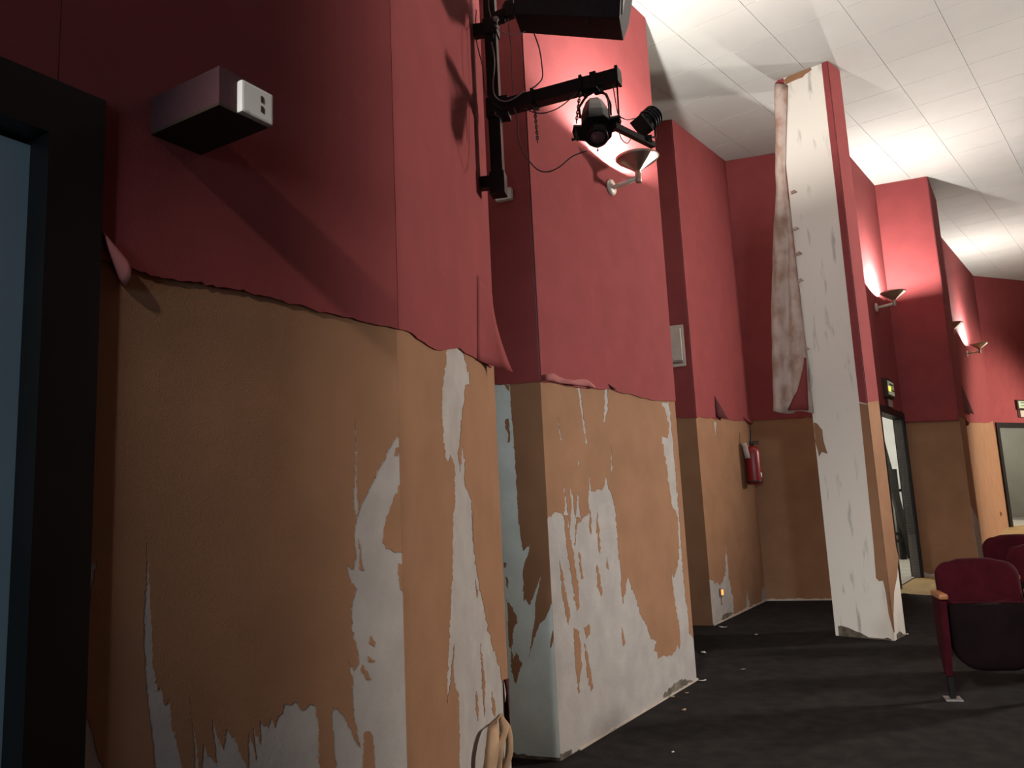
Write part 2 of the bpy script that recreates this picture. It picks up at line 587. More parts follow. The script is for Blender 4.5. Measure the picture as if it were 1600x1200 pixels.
islL = [
    [(627, 757), (617, 773), (600, 823), (597, 847), (603, 858), (628, 863), (640, 860), (640, 750)],
    [(560, 842), (563, 870), (568, 892), (562, 890)],
    [(578, 994), (586, 1003), (585, 1011), (577, 1006)], [(575, 1025), (586, 1032), (575, 1035)], [(566, 1038), (580, 1060), (575, 1063), (563, 1045)],
    [(568, 1146), (575, 1142), (582, 1150), (586, 1205), (588, 1300), (566, 1300)],
    [(622, 880), (629, 882), (629, 925), (625, 920)],
    [(618, 700), (624, 698), (621, 712), (616, 712)],
]
covering(fL, wl, tearL, holesL, islL, seed=3, t0=JT - 0.01, jx=0.8, jy=2.2)
# red fabric left of and above the door
sheet('red_fabric', Lfull, [(2.5, DTOP + 0.08), (tE0 + JT - 0.012, DTOP + 0.08), (tE0 + JT - 0.012, Lfull.zc(tE0)), (2.5, Lfull.zc(2.5))], [], [], 0.004, 0.006, RED, wl)
tear1 = [(620, 515), (645, 525), (665, 540), (678, 547), (700, 546), (715, 544), (724, 552), (735, 557), (750, 566), (765, 575), (795, 582)]
holes1 = [
    [(698, 548), (695, 580), (691, 612), (690, 638), (695, 713), (700, 722), (704, 711), (710, 727), (711, 780), (708, 800), (707, 880), (704, 950), (700, 1033), (698, 1100), (705, 1050), (710, 1006),
     (708, 1040), (711, 1075), (717, 1087), (718, 1200), (718, 1500), (900, 1500), (900, 1062), (785, 1067), (779, 1040), (767, 1000), (757, 957), (748, 910), (740, 862), (737, 800),
     (740, 850), (738, 810), (736, 780), (728, 763), (725, 747), (727, 720), (723, 698), (719, 735), (716, 712), (722, 647), (727, 602), (735, 600), (728, 567), (722, 546), (712, 535), (700, 535)],
]
isl1 = [[(743, 905), (747, 930), (745, 935)], [(751, 1005), (757, 1060), (757, 1120), (753, 1060)], [(744, 1080), (748, 1110), (747, 1125), (743, 1110)], [(769, 1080), (774, 1110), (773, 1120), (769, 1110)]]
covering(f1, wl, tear1, holes1, isl1, seed=5, jx=0.7, jy=2.2)

# second pier: dark return with the junction box, and the sconce face
mb = MB()
wall_prism(mb, r1, 0, r1.len)
wall_prism(mb, f2, 0, f2.len)
wall_prism(mb, Face(E3, H2), 0, (H2 - E3).length)
wl2 = mb.build('wall_left_2', PLASTER)
tag(wl2, 'red and tan pier carrying the nearest sconce, its lower half stripped to plaster', kind='structure')
sheet('blue_paint', r1, [(0, r1.zf(0) + 0.003), (r1.len - 0.002, r1.zf(r1.len) + 0.003), (r1.len - 0.002, r1.zf(r1.len) + 2.13), (0, r1.zf(0) + 2.13)], [], [], 0.0, 0.0008, BLUEPLASTER, wl2)
holesR1 = [[(700, 600), (797, 598), (799, 640), (805, 720), (810, 813), (814, 843), (817, 861), (829, 851), (821, 876), (817, 891), (818, 940), (828, 946), (845, 900), (836, 946), (836, 967), (831, 996), (826, 1028),
            (836, 996), (843, 975), (852, 967), (859, 952), (866, 938), (900, 930), (900, 1400), (700, 1400)]]
islR1 = [[(787, 600), (796, 602), (796, 612), (791, 607)], [(790, 655), (795, 654), (796, 672), (797, 690), (794, 692), (793, 675), (789, 668)],
         [(787, 878), (792, 880), (791, 888), (787, 886)], [(791, 900), (794, 905), (794, 920), (791, 915)], [(791, 935), (797, 945), (803, 957), (809, 973), (802, 985), (800, 1015), (795, 1010), (794, 960)],
         [(798, 1010), (803, 1030), (806, 1018), (811, 1025), (816, 1040), (812, 1050), (806, 1068), (799, 1050)], [(864, 985), (867, 990), (861, 1012), (859, 1012)]]
covering(r1, wl2, [(700, 602), (790, 600), (846, 597)], holesR1, islR1, seed=7, jx=0.5, jy=1.5)
tear2 = [(844, 597), (862, 598), (890, 604), (905, 606), (925, 607), (944, 609), (952, 607), (965, 613), (990, 618), (1010, 623), (1030, 626), (1052, 627)]
holes2 = [
    [(840, 808), (861, 808), (867, 800), (873, 801), (881, 808), (883, 790), (880, 752), (886, 790), (890, 830), (893, 795), (891, 757), (896, 785), (899, 810), (903, 770), (906, 800), (909, 812), (915, 806), (920, 800), (919, 775), (921, 744), (924, 768), (934, 764), (940, 766), (944, 760), (947, 744), (950, 763), (954, 768),
     (961, 792), (964, 830), (966, 860), (970, 894), (971, 925), (973, 943), (977, 925), (980, 902), (986, 915), (992, 929), (999, 958), (1008, 971), (1012, 985), (1017, 999), (1026, 1002), (1021, 1016), (1030, 1028), (1042, 1026), (1053, 1019),
     (1063, 1005), (1062, 985), (1059, 967), (1053, 932), (1050, 905), (1047, 884), (1053, 902), (1059, 885), (1061, 870), (1060, 840), (1059, 808), (1049, 787), (1046, 760), (1041, 725), (1037, 705), (1034, 682), (1043, 685), (1046, 667), (1038, 637), (1030, 627),
     (1045, 627), (1048, 655), (1051, 685), (1057, 757), (1061, 808), (1066, 877), (1070, 930), (1074, 950), (1077, 990), (1084, 999), (1100, 995), (1120, 1300), (840, 1300)],
    [(902, 603), (906, 604), (911, 650), (919, 697), (915, 692), (908, 645)],
    [(945, 607), (949, 607), (950, 640), (947, 648), (943, 662), (944, 635)],
    [(871, 650), (874, 668), (878, 690), (875, 686)], [(954, 694), (956, 715), (958, 746), (955, 735)], [(903, 712), (905, 720), (905, 730), (903, 725)],
]
isl2 = [
    [(881, 805), (886, 805), (890, 835), (893, 850), (900, 890), (904, 925), (905, 950), (901, 954), (896, 925), (889, 875), (885, 850)],
    [(874, 876), (878, 890), (884, 925), (891, 962), (888, 976), (880, 940), (876, 905)],
    [(900, 808), (907, 810), (909, 815), (902, 818), (899, 850), (898, 853)],
    [(932, 882), (937, 897), (941, 928), (939, 932), (934, 918)],
    [(896, 981), (902, 984), (907, 1005), (909, 1040), (906, 1060), (904, 1084), (900, 1050)],
    [(913, 1005), (917, 1018), (922, 1045), (927, 1075), (923, 1080), (917, 1050)],
    [(921, 795), (924, 810), (924, 835), (921, 830)], [(933, 800), (937, 840), (938, 865), (935, 860), (932, 825)],
    [(904, 862), (908, 880), (911, 905), (908, 905)], [(912, 980), (920, 975), (922, 990), (916, 998)], [(948, 870), (951, 890), (949, 888)], [(971, 980), (977, 1005), (974, 1010)],
]
covering(f2, wl2, tear2, holes2, isl2, seed=9, jx=0.6, jy=2.4)

# third pier
mb = MB()
wall_prism(mb, r2, 0, r2.len)
wall_prism(mb, f3, 0, f3.len)
wall_prism(mb, r4, 0, r4.len)
wl3 = mb.build('wall_left_3', PLASTER)
tag(wl3, 'red and tan recess with the fire extinguisher in its corner', kind='structure')
covering(r2, wl3, [(1000, 655), (1086, 653)], seed=11)
covering(f3, wl3, [(1084, 653), (1112, 653), (1140, 656), (1170, 658)], [
    [(1100, 915), (1109, 905), (1117, 913), (1125, 915), (1133, 900), (1135, 848), (1138, 900), (1141, 912), (1146, 935), (1147, 1000), (1100, 1010)],
    [(1166, 940), (1167, 920), (1171, 938), (1171, 980), (1165, 980)], [(1116, 658), (1119, 660), (1118, 682)], [(1193, 915), (1198, 925), (1210, 940), (1205, 970), (1185, 970)]],
    [[(1125, 930), (1129, 932), (1130, 945), (1126, 945)]], seed=13, jx=0.6, jy=2)
covering(r4, wl3, seed=15)

# fourth bay: face with the first open doorway
D2a, D2b = f5.len - 1.52, f5.len - 0.10          # door opening along the face
D2H = 2.10
z2 = f5.zf(D2b)
mb = MB()
wall_prism(mb, f5, 0, D2a)
wall_prism(mb, f5, D2b, f5.len)
wall_prism(mb, f5, D2a, D2b, z0=z2 + D2H)
wl4 = mb.build('wall_left_4', PLASTER)
tag(wl4, 'red and tan wall behind the pillar with the second sconce and a doorway', kind='structure')
covering(f5, wl4, seed=17, t1=D2a)
sheet('red_fabric', f5, [(D2a, z2 + D2H + 0.02), (f5.len, z2 + D2H + 0.02), (f5.len, f5.zc(f5.len)), (D2a, f5.zc(D2a))], [], [], 0.004, 0.006, RED, wl4)

mb = MB()
wall_prism(mb, f6, 0, f6.len)
wall_prism(mb, f6b, 0, f6b.len)
wall_prism(mb, Face(E7B, H7), 0, (H7 - E7B).length)
wl5 = mb.build('wall_left_5', PLASTER)
tag(wl5, 'narrow pier between the two doorways, pink lit above and brown below', kind='structure')
covering(f6, wl5, [(1400, 660), (1440, 659), (1500, 657)], seed=19)
covering(f6b, wl5, seed=21)

mb = MB()
wall_prism(mb, f7, 0, f7.len)
wl6 = mb.build('wall_left_6', PLASTER)
tag(wl6, 'far red and tan side wall with two sconces and a triangular tear', kind='structure')
covering(f7, wl6, [(1480, 660), (1510, 660), (1530, 660), (1556, 659)], seed=23)

# rear wall with the last doorway
tD = f8.tz(1572, 760)[0]
zD = f8.zf(tD)
D3a, D3b, D3H = tD, tD + 1.7, 2.15
mb = MB()
wall_prism(mb, f8, 0, D3a)
wall_prism(mb, f8, D3b, f8.len)
wall_prism(mb, f8, D3a, D3b, z0=zD + D3H)
wb = mb.build('wall_back', PLASTER)
tag(wb, 'rear wall of the hall, red above, around the farthest doorway', kind='structure')
covering(f8, wb, seed=25, t1=D3a)
sheet('red_fabric', f8, [(D3a, zD + D3H + 0.05), (f8.len, zD + D3H + 0.05), (f8.len, f8.zc(f8.len)), (D3a, f8.zc(D3a))], [], [], 0.004, 0.006, RED, wb)

# rest of the hall, out of the frame; walls at K added to shade wall_left
for nm, A, B, lb in (('wall_back_2', E8, Vector((19.7, 13.8)), 'rear wall of the hall, right of the farthest doorway'),
                     ('wall_right', Vector((19.7, 13.8)), KR, 'red side wall across the hall'),
                     ('wall_front', KR, K, 'unseen stage end wall, brought in to keep hall light off the near wall'),
                     ('wall_blocker', K, K2, 'added unseen wall right of the camera, blocks hall light from the near wall'),
                     ('wall_front_3', K2, L0, 'end wall of the side passage behind the camera')):
    fc = Face(A, B)
    mb = MB()
    wall_prism(mb, fc, 0, fc.len)
    o = tag(mb.build(nm, PLASTER), lb, kind='structure')
    covering(fc, o, seed=31)

# ------------------------------------------------------------------ peeling edges of the fabric (parts of the walls)
def patch(name, rows, m, parent, solid=0.003):
    mb = MB()
    mb.grid(rows)
    return mb.build(name, m, parent, solid=solid)


def curl(name, face, a, b, rad, m, parent, turns=0.75, n=10, k=14, taper=(1, 1), off=0.012, up=1):
    """fabric lip rolled outwards along the line a-b (pixels on the face)"""
    rows = []
    rnd = random.Random(int(a[0] * 7 + b[1]))
    for i in range(k + 1):
        t = i / k
        q = face.px(a[0] + (b[0] - a[0]) * t, a[1] + (b[1] - a[1]) * t)
        r = rad * (taper[0] + (taper[1] - taper[0]) * t) * rnd.uniform(0.85, 1.15)
        nn = Vector((face.n.x, face.n.y, 0))
        row = []
        for j in range(n + 1):
            an = turns * 2 * math.pi * j / n
            row.append(q + nn * (off + r * math.sin(an)) + Vector((0, 0, up * r * (1 - math.cos(an)) * -1 + rnd.gauss(0, 0.0006))))
        rows.append(row)
    return patch(name, rows, m, parent)


nL, n1, n2, n3, n7 = [Vector((f.n.x, f.n.y, 0)) for f in (fL, f1, f2, f3, f7)]
dL, d1, d2, d3, d7 = [Vector((f.d.x, f.d.y, 0)) for f in (fL, f1, f2, f3, f7)]
# curled corner beside the door frame
rows = []
for i in range(7):
    t = i / 6
    q = fL.px(153 + 34 * t, 362 + 46 * t)
    row = []
    for j in range(9):
        an = j / 8 * 4.2
        r = 0.006 + 0.018 * t
        row.append(q + nL * (0.012 + r * math.sin(an) * 1.3) + Vector((0, 0, -r * 1.3 * (1 - math.cos(an)))) + dL * (0.01 * t * j / 8))
    rows.append(row)
patch('curled_corner', rows, FLAPLIGHT, wl)
# loose red corner flaring past the end of the lit face
rows = []
for i in range(11):
    t = i / 10
    l = f1.px(742, 430 + 132 * t) + n1 * 0.0105
    m0 = f1.px(768 + 5 * t, 455 + 122 * t) + n1 * 0.0105
    r = at_y(769 + 32 * t ** 1.6, 462 + 119 * t, F1E.y - 0.05 - 0.09 * t)
    rows.append([l + (m0 - l) * q_ + (r - m0) * q_ ** 2.2 for q_ in (0, .17, .33, .5, .67, .83, 1)])
patch('loose_corner', rows, RED, wl)
# light lip along the tear under the first sconce
rows = []
rnd = random.Random(8)
for i in range(20):
    t = i / 19
    x, y = 846 + 76 * t, 596 + 10 * t
    h = (0.035 + 0.012 * math.sin(t * 9)) * (1 if t < 0.85 else (1 - t) / 0.15 + 0.15)
    q = f2.px(x, y)
    rows.append([q + n2 * (0.012 + 0.028 * math.sin(s * 2.2) * (0.6 + 0.4 * math.sin(t * 14))) + Vector((0, 0, 0.004 - 0.014 * math.sin(s * 3.14) + h * s * 0.95 + rnd.gauss(0, 0.001))) for s in (0, .2, .4, .6, .8, 1)])
patch('turned_up_lip', rows, FLAPLIGHT, wl2)
rows = []
for i in range(5):
    t = i / 4
    q = f2.px(948 + 3.5 * t, 600 + 9 * t)
    rows.append([q + n2 * (0.012 + 0.03 * t * s) + d2 * (0.03 * t * s) for s in (0, .5, 1)])
patch('torn_tongue', rows, DARKFLAP, wl2)
# dark triangular slit on the third face and on the far wall
def triangle_flap(face, top, bl, br, parent, lift):
    nn = Vector((face.n.x, face.n.y, 0))
    rows = []
    for i in range(7):
        t = i / 6
        l = face.px(top[0] + (bl[0] - top[0]) * t, top[1] + (bl[1] - top[1]) * t)
        r = face.px(top[0] + (br[0] - top[0]) * t, top[1] + (br[1] - top[1]) * t)
        rows.append([l.lerp(r, s) + nn * (0.013 + lift * t * math.sin(s * 1.57)) for s in (0, .25, .5, .75, 1)])
    return patch('torn_triangle', rows, DARKFLAP, parent)


triangle_flap(f3, (1115, 619), (1117, 652), (1128, 656), wl3, 0.06)
triangle_flap(f7, (1489, 574), (1501, 644), (1515, 648), wl6, 0.06)
curl('rolled_edge', f3, (1160, 652), (1171, 657), 0.03, RED, wl3, 0.6, taper=(0.3, 1))
curl('rolled_edge', f7, (1499, 650), (1504, 651), 0.04, DARKFLAP, wl6, 0.7)
curl('rolled_edge', f7, (1504, 655), (1509, 658), 0.04, DARKFLAP, wl6, 0.7)
curl('rolled_edge', f6, (1410, 655), (1496, 653), 0.022, RED, wl5, 0.55)
# cream curls of stripped tan covering at the foot of the lit face
def strip_curl(pts, width, m, name='stripped_curl'):
    rows = []
    path = smooth_path(pts, 5)
    for i, q in enumerate(path):
        t = i / (len(path) - 1)
        wd = width * (0.55 + 0.45 * math.sin(0.4 + t * 2.4))
        tw = 0.6 * t
        side = (d1 * math.cos(tw) + n1 * math.sin(tw)) * wd / 2
        rows.append([q + side * s + n1 * (0.012 * (1 - s * s)) for s in (-1, -.5, 0, .5, 1)])
    return patch(name, rows, m, wl)


def g1(x, y, o): return f1.px(x, y) + n1 * o


strip_curl([g1(778, 1118, 0.004), g1(765, 1128, 0.02), g1(752, 1135, 0.05), g1(744, 1165, 0.07), g1(742, 1205, 0.06), g1(742, 1260, 0.02)], 0.10, CREAM)
strip_curl([g1(780, 1116, 0.004), g1(774, 1126, 0.03), g1(768, 1140, 0.06), g1(762, 1170, 0.05), g1(768, 1210, 0.02), g1(772, 1260, 0.01)], 0.085, CREAM)
strip_curl([g1(782, 1122, 0.004), g1(784, 1140, 0.03), g1(786, 1175, 0.03), g1(784, 1210, 0.01), g1(784, 1260, 0.01)], 0.075, CREAM)
# maroon remnant standing in the gap at the end of the lit face
rows = []
for i in range(8):
    t = i / 7
    q = f1.px(785 + 4 * t, 1062 + 88 * t)
    rows.append([q + d1 * (0.004 + 0.035 * s) + n1 * (0.006 + 0.02 * math.sin(s * 2.5 + t * 2)) for s in (0, .33, .66, 1)])
patch('maroon_remnant', rows, DARKFLAP, wl)
# grimy feet of the plaster
def grime(face, t0, t1, h, parent, seed, off=0.001):
    rnd = random.Random(seed)
    k = max(3, int((t1 - t0) / 0.03))
    top = []
    for i in range(k + 1):
        t = t0 + (t1 - t0) * i / k
        top.append((t, face.zf(t) + 0.006 + h * max(0.15, min(1.3, 0.6 + 0.6 * math.sin(t * 7 + seed) + rnd.gauss(0, 0.18)))))
    lp = top[::-1] + [(t0, face.zf(t0) + 0.004), (t1, face.zf(t1) + 0.004)]
    return sheet('grimy_foot', face, lp, [], [], off, 0.002, GRIME, parent)


def pale_edge(face, t0, t1, h, parent, seed):
    rnd = random.Random(seed)
    k = max(3, int((t1 - t0) / 0.04))
    top = [(t0 + (t1 - t0) * i / k, face.zf(t0 + (t1 - t0) * i / k) + 0.006 + h * rnd.uniform(0.4, 1.3)) for i in range(k + 1)]
    return sheet('pale_plaster_edge', face, top[::-1] + [(t0, face.zf(t0) + 0.004), (t1, face.zf(t1) + 0.004)], [], [], 0.0016, 0.012, WHITEPL, parent)


pale_edge(f3, 0.0, f3.len, 0.022, wl3, 71)
pale_edge(r4, 0.0, r4.len, 0.020, wl3, 72)
pale_edge(f2, 0.2, f2.len, 0.012, wl2, 73)
pale_edge(f6, 0.0, 0.3, 0.06, wl5, 74)
sheet('bare_plaster_strip', f6b, [(0.0, f6b.zf(0) + 0.01), (f6b.len, f6b.zf(f6b.len) + 0.01), (f6b.len, f6b.zf(f6b.len) + 0.6), (0.0, f6b.zf(0) + 0.9)], [], [], 0.002, 0.002, PLASTER, wl5)
grime(r1, 0.25, r1.len, 0.11, wl2, 1)
grime(f2, 0.0, 0.12, 0.03, wl2, 2)
grime(f2, 1.35, 1.92, 0.05, wl2, 3)
grime(f3, 0.1, 0.55, 0.05, wl3, 5)

# ------------------------------------------------------------------ the pillar
pf, ps = Face(PL, PC), Face(PC, PR)
mb = MB()
pp = [PL, PC, PR, PB]
mb.prism([(p.x, p.y, zfloor(p.x, p.y) - 0.03) for p in pp], [(p.x, p.y, zceil(p.x, p.y) + 0.005) for p in pp])
pillar = mb.build('pillar', PILLAR)
tag(pillar, 'free-standing square pillar stripped to stained white plaster, loose fabric hanging on it', kind='structure')


def psheet(name, face, pts, m, seed, off=0.0, th=0.006, jx=0.4, jy=1.0):
    return sheet(name, face, P2(face, jag(pts, jx, jy, 9, True, seed)), [], [], off, th, m, pillar)


zc_ = lambda f, t: f.zc(t) - 0.001
tl = lambda x, y: pf.tz(x, y)
red_front = [(pf.len, pf.tz(1360, 630)[1]), (pf.len, zc_(pf, pf.len)), (pf.tz(1284, 101)[0], zc_(pf, pf.tz(1284, 101)[0]))] + [pf.tz(x, y) for x, y in ((1296, 210), (1309, 320), (1320, 420), (1332, 530), (1343, 628))]
sheet('red_fabric', pf, red_front, [], [], 0.002, 0.006, RED, pillar)
tan_front = [(pf.len, pf.tz(1360, 632)[1])] + [pf.tz(x, y) for x, y in ((1343, 630), (1349, 690), (1357, 770), (1365, 850), (1369, 903), (1374, 908), (1380, 907), (1384, 925), (1389, 960))] + [(pf.len, pf.tz(1391, 990)[1])]
sheet('tan_fabric', pf, tan_front, [], [], 0.001, 0.005, TAN, pillar)
sheet('red_fabric', ps, [(0, ps.tz(1361, 630)[1]), (ps.len, ps.tz(1376, 627)[1]), (ps.len, zc_(ps, ps.len)), (0, zc_(ps, 0))], [], [], 0.002, 0.006, RED, pillar)
sheet('tan_fabric', ps, [(0, ps.tz(1392, 990)[1])] + [ps.tz(x, y) for x, y in ((1395, 960), (1396, 925), (1401, 900), (1403, 870))] + [(ps.len, ps.tz(1402, 855)[1]), (ps.len, ps.tz(1376, 625)[1]), (0, ps.tz(1361, 630)[1])], [], [], 0.001, 0.005, TAN, pillar)
psheet('tan_remnant', pf, [(1272, 660), (1277, 662), (1285, 672), (1287, 690), (1293, 709), (1284, 706), (1280, 713), (1274, 690)], TAN, 3)
psheet('tan_remnant', pf, [(1224, 126), (1232, 119), (1250, 112), (1266, 105), (1268, 109), (1263, 113), (1258, 116), (1254, 121), (1245, 124), (1236, 128), (1228, 132)], TAN, 4)
psheet('red_remnant', pf, [(1211, 131), (1218, 123), (1224, 121), (1226, 134), (1214, 136)], RED, 5)
for k, (x, y) in enumerate(((1242, 300), (1245, 357), (1252, 438), (1262, 545), (1250, 396))):
    psheet('paper_tuft', pf, [(x - 6, y), (x, y - 3), (x + 4, y), (x, y + 2), (x - 5, y + 4)], BACKING, 40 + k, th=0.015)
grime(pf, 0.03, 0.48, 0.07, pillar, 8, 0.003)
grime(ps, 0.06, 0.26, 0.10, pillar, 9, 0.003)
# the peeled skin hanging from the pillar's edge, its stained back to the room
npf, dpf = Vector((pf.n.x, pf.n.y, 0)), Vector((pf.d.x, pf.d.y, 0))
rows = []
left_px = [(134, 1211), (200, 1212), (300, 1213), (400, 1208), (500, 1206), (560, 1208), (645, 1210)]
for i in range(41):
    y = 134 + (645 - 134) * i / 40
    for (y0, x0), (y1, x1) in zip(left_px, left_px[1:]):
        if y0 <= y <= y1:
            xl = x0 + (x1 - x0) * (y - y0) / (y1 - y0)
    xr = 1209 + (y - 130) * (1311 - 1209) / 870 + 19 * max(0, 1 - (y - 134) / 130) + 3
    a, b = pf.px(xl, y), pf.px(xr, y)
    wd = (b - a).length
    t = i / 40
    row = []
    for j in range(17):
        s = j / 16
        split = 0.95 - 0.5 * min(1, max(0, (t - 0.2) / 0.6))
        if s < split:
            bul = math.sin(math.pi * s / split) ** 0.7 * wd * 0.30
        else:
            bul = math.sin(math.pi * (s - split) / (1 - split)) * wd * 0.16
        bul += 0.006 * math.sin(t * 31 + s * 4) + 0.004 * math.sin(t * 77)
        row.append(a.lerp(b, s) + npf * (0.012 + bul) + Vector((0, 0, 0.012 * math.sin(s * 9 + t * 20) if i == 40 else 0)))
    rows.append(row)
hang = patch('hanging_skin', rows, BACKING, pillar, 0.004)
hang['label'] = 'long peeled strip of wall covering with stained pinkish back'
rows = []
for i in range(9):
    t = i / 8
    y = 560 + 82 * t
    a, b = pf.px(1261 - 27 * t ** 1.5, y), pf.px(1263 + 4 * t, y)
    rows.append([a.lerp(b, s) + npf * (0.055 + 0.05 * math.sin(math.pi * s) * (0.5 + 0.5 * t)) for s in (0, .17, .33, .5, .67, .83, 1)])
patch('red_fold', rows, RED, hang, 0.004)

# ------------------------------------------------------------------ doors
def door_frame_boxes(parent, face, ta, tb, z0, h, wd, proud, depth, m):
    for nm, t0, t1, za, zb in (('jamb', ta - wd, ta, z0, z0 + h + wd), ('jamb', tb, tb + wd, z0, z0 + h + wd), ('header', ta, tb, z0 + h, z0 + h + wd)):
        mb = MB()
        a = [face.p(t0, za, proud), face.p(t1, za, proud), face.p(t1, za, -depth), face.p(t0, za, -depth)]
        b = [face.p(t0, zb, proud), face.p(t1, zb, proud), face.p(t1, zb, -depth), face.p(t0, zb, -depth)]
        mb.prism(a, b)
        mb.build(nm, m, parent)


# door 1: black framed door at the left edge
q = fL.p(JT - DW / 2, fL.zf(JT))
door1 = empty('door_1', q)
tag(door1, 'blue-grey door in a wide black frame at the left edge', kind='structure')
door_frame_boxes(door1, fL, JT - DW, JT - 0.035, fL.zf(JT), DTOP - fL.zf(JT) - 0.03, 0.13, 0.028, 0.10, BLACK)
pL = Face(E0 - fL.n * 0.05, E1 - fL.n * 0.05)
tleaf = pL.tz(53, 350)[0]
zl = fL.zf(JT) + 0.01
mb = MB()
a = [fL.p(JT - DW + 0.02, zl, -0.05), fL.p(tleaf, zl, -0.05), fL.p(tleaf, zl, -0.09), fL.p(JT - DW + 0.02, zl, -0.09)]
mb.prism(a, [Vector((v.x, v.y, DTOP - 0.04)) for v in a])
leaf = mb.build('door_leaf', LEAF, door1)
mb = MB()
a = [fL.p(tleaf - 0.01, zl, -0.092), fL.p(JT, zl, -0.092), fL.p(JT, zl, -0.099), fL.p(tleaf - 0.01, zl, -0.099)]
mb.prism(a, [Vector((v.x, v.y, DTOP - 0.04)) for v in a])
mb.build('door_stop', BLACK, door1)

door2 = empty('door_2', f5.p((D2a + D2b) / 2, z2))
tag(door2, 'open doorway with black frame behind the white pillar', kind='structure')
door_frame_boxes(door2, f5, D2a, D2b, z2, D2H - 0.01, 0.085, 0.03, 0.11, BLACK)
door3 = empty('door_3', f8.p((D3a + D3b) / 2, zD))
tag(door3, 'farthest doorway with dark frame at the right edge', kind='structure')
door_frame_boxes(door3, f8, D3a, D3b, zD, D3H - 0.01, 0.10, 0.04, 0.11, BLACK)
mb = MB()
a = [f8.p(D3a + 0.02, zD + 0.01, -0.10), f8.p(D3a + 0.06, zD + 0.01, -0.10), f8.p(D3a + 0.16, zD + 0.01, -0.9), f8.p(D3a + 0.12, zD + 0.01, -0.9)]
mb.prism(a, [Vector((v.x, v.y, zD + D3H - 0.03)) for v in a])
mb.build('door_leaf', WHITEWALL, door3)

# rooms behind the two doorways
def back_room(idx, pts, z0, h, wm, label):
    """closed low room; pts run from one end of the wall, around the back, to the other end"""
    mb = MB()
    for p, q_ in zip(pts, pts[1:]):
        d = (Vector(q_) - Vector(p)).normalized()
        n = Vector((-d.y, d.x)) * 0.05
        a = [Vector((*p, z0)), Vector((*q_, z0)), Vector((q_[0] + n.x, q_[1] + n.y, z0)), Vector((p[0] + n.x, p[1] + n.y, z0))]
        mb.prism(a, [v + Vector((0, 0, h)) for v in a])
    o = mb.build(idx, wm)
    tag(o, label, kind='structure')
    mb = MB()
    mb.prism([Vector((*p, z0 + h)) for p in pts], [Vector((*p, z0 + h + 0.05)) for p in pts])
    mb.build('room_ceiling', WHITEWALL, o)
    mb = MB()
    mb.prism([Vector((*p, zfloor(*p) - 0.004)) for p in pts], [Vector((*p, zfloor(*p) + 0.012)) for p in pts])
    mb.build('room_floor', GREYFLOOR, o)
    return o


bn = -f5.n
A0 = f5.p(D2a - 0.3, 0, -0.12).xy
B0 = C5 + Vector((0.02, 0.14))
back_room('wall_side_room', [tuple(A0), tuple(A0 + bn * 2.6), (5.2, 14.2), (6.9, 13.6), (5.75, 11.25), tuple(B0)], z2 - 0.02, 2.7, WHITEWALL, 'white room seen through the doorway behind the pillar')
light('side_room_lamp', 'POINT', (4.6, 12.3, z2 + 2.3), 75, (1.0, 0.95, 0.85), 0.2)
A1, B1 = f8.p(D3a - 0.5, 0, -0.12).xy, f8.p(D3b + 1.0, 0, -0.12).xy
bn8 = -f8.n
back_room('wall_rear_room', [tuple(A1), tuple(A1 + bn8 * 3.0), tuple(B1 + bn8 * 3.0), tuple(B1)], zD - 0.03, 2.7, GREYWALL, 'grey room seen through the farthest doorway')
lp = (A1 + B1) / 2 + bn8 * 1.4
light('rear_room_lamp', 'POINT', (lp.x, lp.y, zD + 2.3), 45, (1.0, 0.97, 0.88), 0.2)


# ------------------------------------------------------------------ things: wall sconces
def copy_tree(o, parent=None, name=None):
    c = o.copy()
    COL.objects.link(c)
    c.parent = parent
    for ch in o.children:
        copy_tree(ch, c)
    return c


sc = empty('wall_sconce')
sc['proto'] = 1
AX = Matrix.Rotation(math.pi / 2, 4, 'Y')                # local z -> outwards from the wall
mb = MB()
mb.lathe([(0.0, 0.0), (0.058, 0.0), (0.060, 0.010), (0.055, 0.020), (0.040, 0.027), (0.0, 0.030)], 24, AX)
mb.build('base_plate', PLATE, sc)
mb = MB()
mb.tube([(0.02, 0, -0.004), (0.12, 0, 0.004), (0.222, 0, 0.016)], 0.0185, 12)
mb.build('arm', PLATE, sc)
mb = MB()
mb.lathe([(0.0, -0.022), (0.020, -0.022), (0.022, -0.018), (0.022, 0.060), (0.018, 0.066), (0.0, 0.066)], 16, Matrix.Translation((0.225, 0, 0)))
mb.build('cup', BRASS, sc)
prof_o = [(0.012, 0.055), (0.024, 0.062), (0.060, 0.090), (0.105, 0.120), (0.142, 0.146), (0.156, 0.163)]
prof_i = [(0.150, 0.163), (0.138, 0.151), (0.101, 0.126), (0.056, 0.096), (0.022, 0.070), (0.010, 0.064)]
G = R(24)
mb = MB()
mb.lathe(prof_o + prof_i, 40, Matrix.Translation((0.225, 0, 0)), a0=G, a1=2 * math.pi - G)
mb.build('bowl', BRASS, sc)
mb = MB()
mb.lathe([(0.149, 0.150), (0.156, 0.163), (0.150, 0.163), (0.145, 0.152)], 10, Matrix.Translation((0.225, 0, 0)), a0=-G, a1=G)
mb.build('rim', BRASS, sc)
mb = MB()
mb.lathe([(0.026, 0.065), (0.060, 0.092), (0.105, 0.122), (0.147, 0.151), (0.144, 0.153), (0.103, 0.125), (0.058, 0.095), (0.024, 0.068)], 10, Matrix.Translation((0.225, 0, 0)), a0=-G, a1=G)
o = mb.build('glass_insert', GLASSLIT, sc)
o['label'] = 'lit frosted glass wedge'
mb = MB()
mb.tube([(0.225, -0.035, 0.098), (0.225, 0.035, 0.098)], 0.006, 10)
mb.build('bulb', BULB, sc)
SC_SPOTS = []


